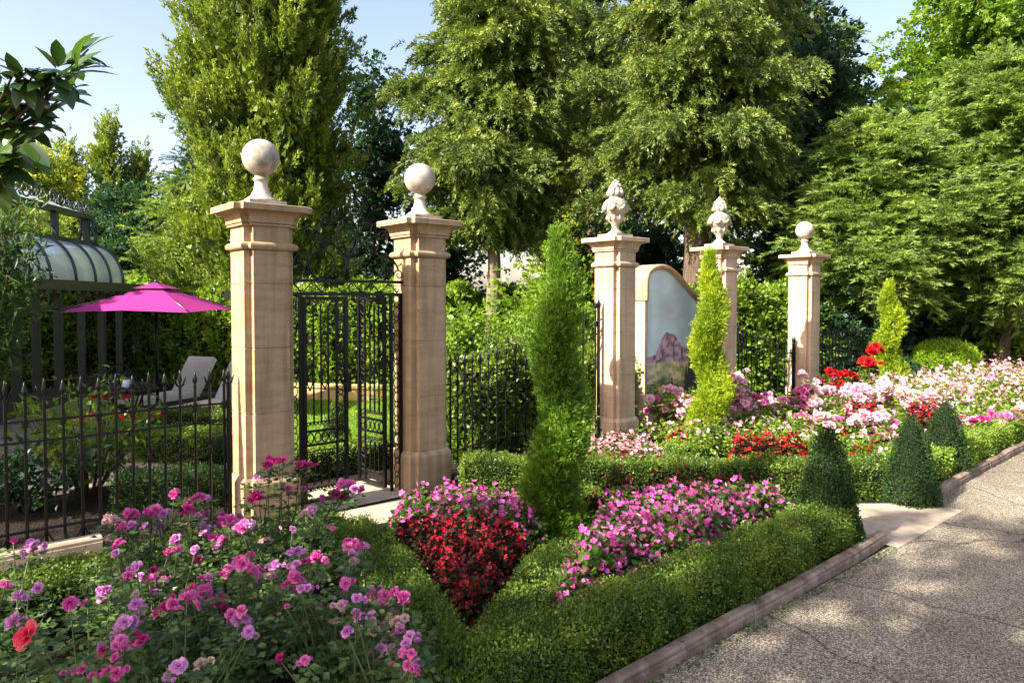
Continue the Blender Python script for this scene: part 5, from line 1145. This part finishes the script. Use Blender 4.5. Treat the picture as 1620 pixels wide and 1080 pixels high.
def rose_bush(label, c, its, grp, nleaf, lm, hfill=.5, spread=.32, ll=.036, lw=.025, fixs=None):
    c = np.array([c[0], c[1]]); root = empty('rose_bush', (c[0], c[1], 0), 0, label, 'rose bush', grp); mb = MB(); P = []; D = []
    def stemto(e, w=.004, dens=16):
        a = np.array([rng.normal()*.05, rng.normal()*.05, 0.]); m_ = a*.4+e*.6+np.append(rng.normal(size=2)*.03, -.05*0); m_[2] = e[2]*rng.uniform(.5, .62)
        pts = [a, a*.75+m_*.25+[0, 0, .02], m_, m_*.3+e*.7, e]; mb.tube(pts, [w*1.5, w*1.3, w, w*.8, w*.6], 5)
        for t in np.linspace(.32, .95, max(3, int(e[2]*dens))):
            i = min(3, int(t*4)); f = t*4-i; q = np.array(pts[i])*(1-f)+np.array(pts[i+1])*f; az = rng.random()*6.28
            d = unit(np.array([math.cos(az), math.sin(az), .35+rng.normal()*.2])); s_ = unit(np.cross(d, [0, 0, 1.])); L_ = rng.uniform(.06, .10)
            for (u, sd) in ((1, 0), (.72, 1), (.72, -1), (.42, 1), (.42, -1)):      # leaflets of one compound leaf
                P.append(q+d*L_*u-[0, 0, .02*u*u]+s_*sd*.004); D.append(unit(d*(.35 if sd else 1)+s_*sd*.9+[0, 0, -.12]+rng.normal(size=3)*.12))
    e0 = np.array([c[0], c[1], 0])
    for (p, col, w) in its: stemto(p-e0-[0, 0, .012])
    for k in range(nleaf//70):
        a = rng.random()*6.28; r_ = spread*math.sqrt(rng.random()); stemto(np.array([math.cos(a)*r_, math.sin(a)*r_, hfill*rng.uniform(.55, 1.1)]), .003, 26)
    mb.build('stems', M['stem'], root); P = np.array(P); D = np.array(D)
    leafmesh('foliage', P, D, rng.random(len(P)), ll, lw, G[lm], fold=.10, parent=root, nrm=np.tile([0, 0, 1.], (len(P), 1)), size=.25)
    for (p, col, w) in its:
        me = RM[CC[col]][int(rng.integers(4))]; sc = w/.068
        ax_ = Vector((-FWD[0]*.45+rng.normal()*.4, -FWD[1]*.45+rng.normal()*.4, .8)); o = link('rose_blossom', me, root, tuple(p-e0), ax_.to_track_quat('Z', 'Y').to_euler(), sc*1.0)
        for _ in range(int(rng.integers(1, 4)) if sc > .38 and col != 'c' else 0):      # blooms come in trusses: smaller companions beside it
            q = p-e0+np.array([rng.normal()*.030, rng.normal()*.030, -.012+rng.normal()*.012])*sc*1.2; link('rose_blossom', me if rng.random() < .5 else RM[CC[col]][int(rng.integers(4))], root, tuple(q), (rng.normal()*.6+.3, rng.normal()*.6, rng.random()*6.28), sc*rng.uniform(.5, .8))
    return root
spots = sorted(range(K), key=lambda k: cen[k] @ FWD[:2])
def px_of(p):
    v = np.array([p[0], p[1], .4-HC]); return CX+F*(v@RIGHT)/(v@CF), CY-F*(v@CU)/(v@CF)
names = []
for n_, k in enumerate(spots):
    its = [items[i] for i in np.where(lab == k)[0]]
    if not its: continue
    x, y = px_of(cen[k]); cols = [i[1] for i in its]; main = max(set(cols), key=cols.count)
    word = {'m': 'bright pink', 'l': 'lilac pink', 'd': 'deep magenta', 'w': 'faded pink', 'c': 'coral'}[main]
    if 'c' in cols: lb = 'rose bush with one large coral bloom near the bottom left corner'
    else: lb = None
    names.append((cen[k], its, word, lb, x, y))
dist = sorted(float(n[0]@FWD[:2]) for n in names); c1, c2 = dist[len(dist)//3], dist[2*len(dist)//3]
row = lambda n: 'front' if n[0]@FWD[:2] < c1 else 'middle' if n[0]@FWD[:2] < c2 else 'back'
ORD = ['leftmost', 'second from left', 'third from left', 'fourth from left', 'fifth from left', 'sixth from left', 'seventh from left']
for r_ in ('front', 'middle', 'back'):
    grp_ = sorted([n for n in names if row(n) == r_], key=lambda n: n[4])
    for i, (c, its, word, lb, x, y) in enumerate(grp_):
        where = 'rightmost' if i == len(grp_)-1 and i else ORD[i]
        lb = lb or f'{word} rose bush, {where} in the {r_} row of the near rose bed'
        rose_bush(lb, c, its, 'pink rose bushes in the foreground bed', 1300, 'roseleaf', hfill=.42, spread=.29)
for k, (x, y) in enumerate([(.55, 3.2), (.95, 4.0), (1.2, 3.4)]):
    rose_bush(['leafy rose bush without blooms at the left edge of the bed', 'leafy rose bush without blooms close to the dark hedge', 'leafy rose bush without blooms in the middle of the bed', 'leafy rose bush without blooms near the kerbside corner', 'leafy rose bush without blooms at the far left by the hedge'][k], (x, y), [], 'pink rose bushes in the foreground bed', 1700, 'roseleaf', hfill=.42, spread=.4)

# far rose bushes, full sun
FB = [('rose bush with mixed pink blooms close to the urn pillar, left of the golden spiral', 1062, 9.2, .85, [(1065, 618, 'b', 26), (1075, 633, 'b', 30), (1040, 632, 'm', 26), (1030, 634, 'b', 22), (1050, 655, 'm', 20), (1085, 640, 'b', 26), (1092, 648, 'b', 22), (1060, 648, 'b', 20), (1096, 632, 'm', 20), (1073, 662, 'b', 16), (1083, 662, 'b', 14)]),
      ('tall rose bush with stacked pink trusses right of the golden spiral', 1172, 8.9, .95, [(1152, 592, 'd', 20), (1168, 603, 'b', 26), (1176, 604, 'b', 22), (1168, 618, 'b', 28), (1172, 630, 'm', 30), (1165, 638, 'm', 30), (1177, 632, 'b', 26), (1158, 645, 'm', 26), (1165, 652, 'b', 24), (1196, 629, 'm', 26), (1192, 650, 'b', 22), (1180, 650, 'b', 18)]),
      ('rose bush with light pink blooms between golden spiral and last pillar', 1222, 9.4, .7, [(1210, 632, 'm', 20), (1216, 636, 'b', 26), (1228, 640, 'b', 26), (1240, 632, 'b', 20), (1232, 652, 'b', 26), (1226, 660, 'm', 22), (1236, 662, 'b', 28), (1222, 668, 'b', 26), (1205, 672, 'm', 20), (1198, 655, 'b', 26), (1250, 640, 'b', 20), (1245, 655, 'm', 18)]),
      ('dense pink rose bush at the foot of the last pillar', 1282, 9.4, .75, [(1268, 618, 'm', 30), (1276, 612, 'b', 26), (1262, 634, 'm', 28), (1275, 628, 'b', 30), (1286, 632, 'b', 34), (1292, 624, 'm', 26), (1282, 645, 'b', 28), (1270, 648, 'b', 26), (1298, 640, 'b', 26), (1294, 618, 'b', 24), (1260, 650, 'm', 22)]),
      ('low rose bush with dusky pink blooms before the last pillar', 1300, 8.2, .6, [(1285, 665, 'm', 22), (1300, 658, 'b', 26), (1310, 662, 'm', 26), (1318, 668, 'b', 24), (1325, 662, 'm', 18), (1297, 675, 'w', 24), (1305, 680, 'm', 20), (1330, 672, 'b', 22), (1340, 652, 'b', 14), (1280, 678, 'w', 20)]),
      ('rose bush with white and blush trusses beside the scarlet patch', 1358, 9.6, .8, [(1345, 615, 'b', 34), (1356, 620, 'b', 40), (1366, 626, 'b', 36), (1350, 630, 'b', 30), (1362, 614, 'b', 28), (1372, 618, 'b', 24)]),
      ('yellowish rose bush with two scarlet trusses below the small golden spiral', 1335, 10.6, .95, [(1336, 590, 'r', 30), (1346, 592, 'r', 26), (1330, 592, 'r', 24), (1366, 570, 'r', 28), (1375, 572, 'r', 30), (1380, 574, 'r', 22), (1320, 600, 'd', 14), (1310, 612, 'b', 18)]),
      ('rose bush with large pale trusses left of the middle cone', 1420, 9.4, .75, [(1398, 618, 'b', 30), (1408, 620, 'b', 20), (1418, 632, 'b', 38), (1428, 628, 'b', 34), (1412, 640, 'b', 32), (1436, 636, 'b', 30), (1424, 646, 'b', 34), (1404, 652, 'm', 30), (1414, 654, 'm', 28), (1396, 654, 'd', 24), (1430, 656, 'b', 28), (1448, 625, 'b', 34), (1458, 628, 'b', 30), (1440, 655, 'b', 22)]),
      ('rose bush with a big white and pink cluster before the scarlet patch', 1380, 8.0, .62, [(1370, 664, 'b', 34), (1380, 672, 'b', 40), (1374, 684, 'b', 34), (1388, 680, 'b', 34), (1360, 666, 'b', 28), (1398, 690, 'd', 26), (1408, 692, 'd', 24), (1392, 700, 'w', 26), (1416, 700, 'w', 22), (1358, 660, 'b', 26), (1402, 680, 'm', 22), (1412, 686, 'b', 16)]),
      ('rose bush with pale blooms between the middle and far cones', 1478, 8.6, .62, [(1480, 648, 'b', 28), (1474, 664, 'b', 30), (1482, 652, 'b', 26), (1462, 660, 'b', 20), (1466, 650, 'm', 18)]),
      ('rose bush with deep magenta blooms just right of the far cone', 1528, 8.6, .55, [(1520, 668, 'd', 24), (1528, 676, 'd', 26), (1534, 684, 'd', 26), (1538, 680, 'd', 22), (1524, 662, 'm', 24), (1518, 672, 'd', 20), (1552, 664, 'b', 26), (1556, 672, 'b', 24)]),
      ('rose bush with mid pink trusses near the right edge', 1590, 8.8, .62, [(1586, 658, 'm', 28), (1594, 662, 'b', 28), (1602, 664, 'm', 24), (1590, 668, 'b', 24), (1614, 648, 'b', 30), (1618, 655, 'b', 30), (1600, 672, 'm', 18)]),
      ('taller rose bush with pink truss above the pale carpet at right', 1592, 11.5, .85, [(1584, 610, 'm', 26), (1594, 612, 'b', 30), (1590, 622, 'm', 26), (1575, 640, 'b', 34), (1588, 636, 'b', 34), (1604, 634, 'b', 30), (1600, 645, 'b', 28), (1562, 632, 'b', 22)]),
      ('rose bush with small blush blooms behind the far cone', 1515, 11.5, .7, [(1500, 622, 'b', 22), (1512, 618, 'b', 24), (1525, 625, 'b', 26), (1540, 628, 'b', 24), (1530, 634, 'b', 22), (1548, 622, 'b', 20), (1556, 630, 'b', 24), (1488, 620, 'b', 20)])]
for lab_, px, dp, h, fl in FB:
    c = P2(px, dp); its = []
    for (x, y, col, s_) in fl:
        p = Wd(x, y, dp+rng.uniform(-.18, .12)); its.append((p, col, s_*dp/F*(.50 if col == 'r' else .58)))
        for _ in range(2 if col != 'r' else 1):
            p = Wd(x+rng.normal()*13, y+rng.normal()*8, dp+rng.uniform(-.3, .2)); its.append((p, col if rng.random() < .6 else 'b' if col != 'r' else 'r', s_*dp/F*rng.uniform(.35, .6)))
    rose_bush(lab_, c[:2], its, 'rose bushes in the far sunny bed', 1500, 'broad', hfill=h*.72, spread=.42, ll=.042, lw=.03)
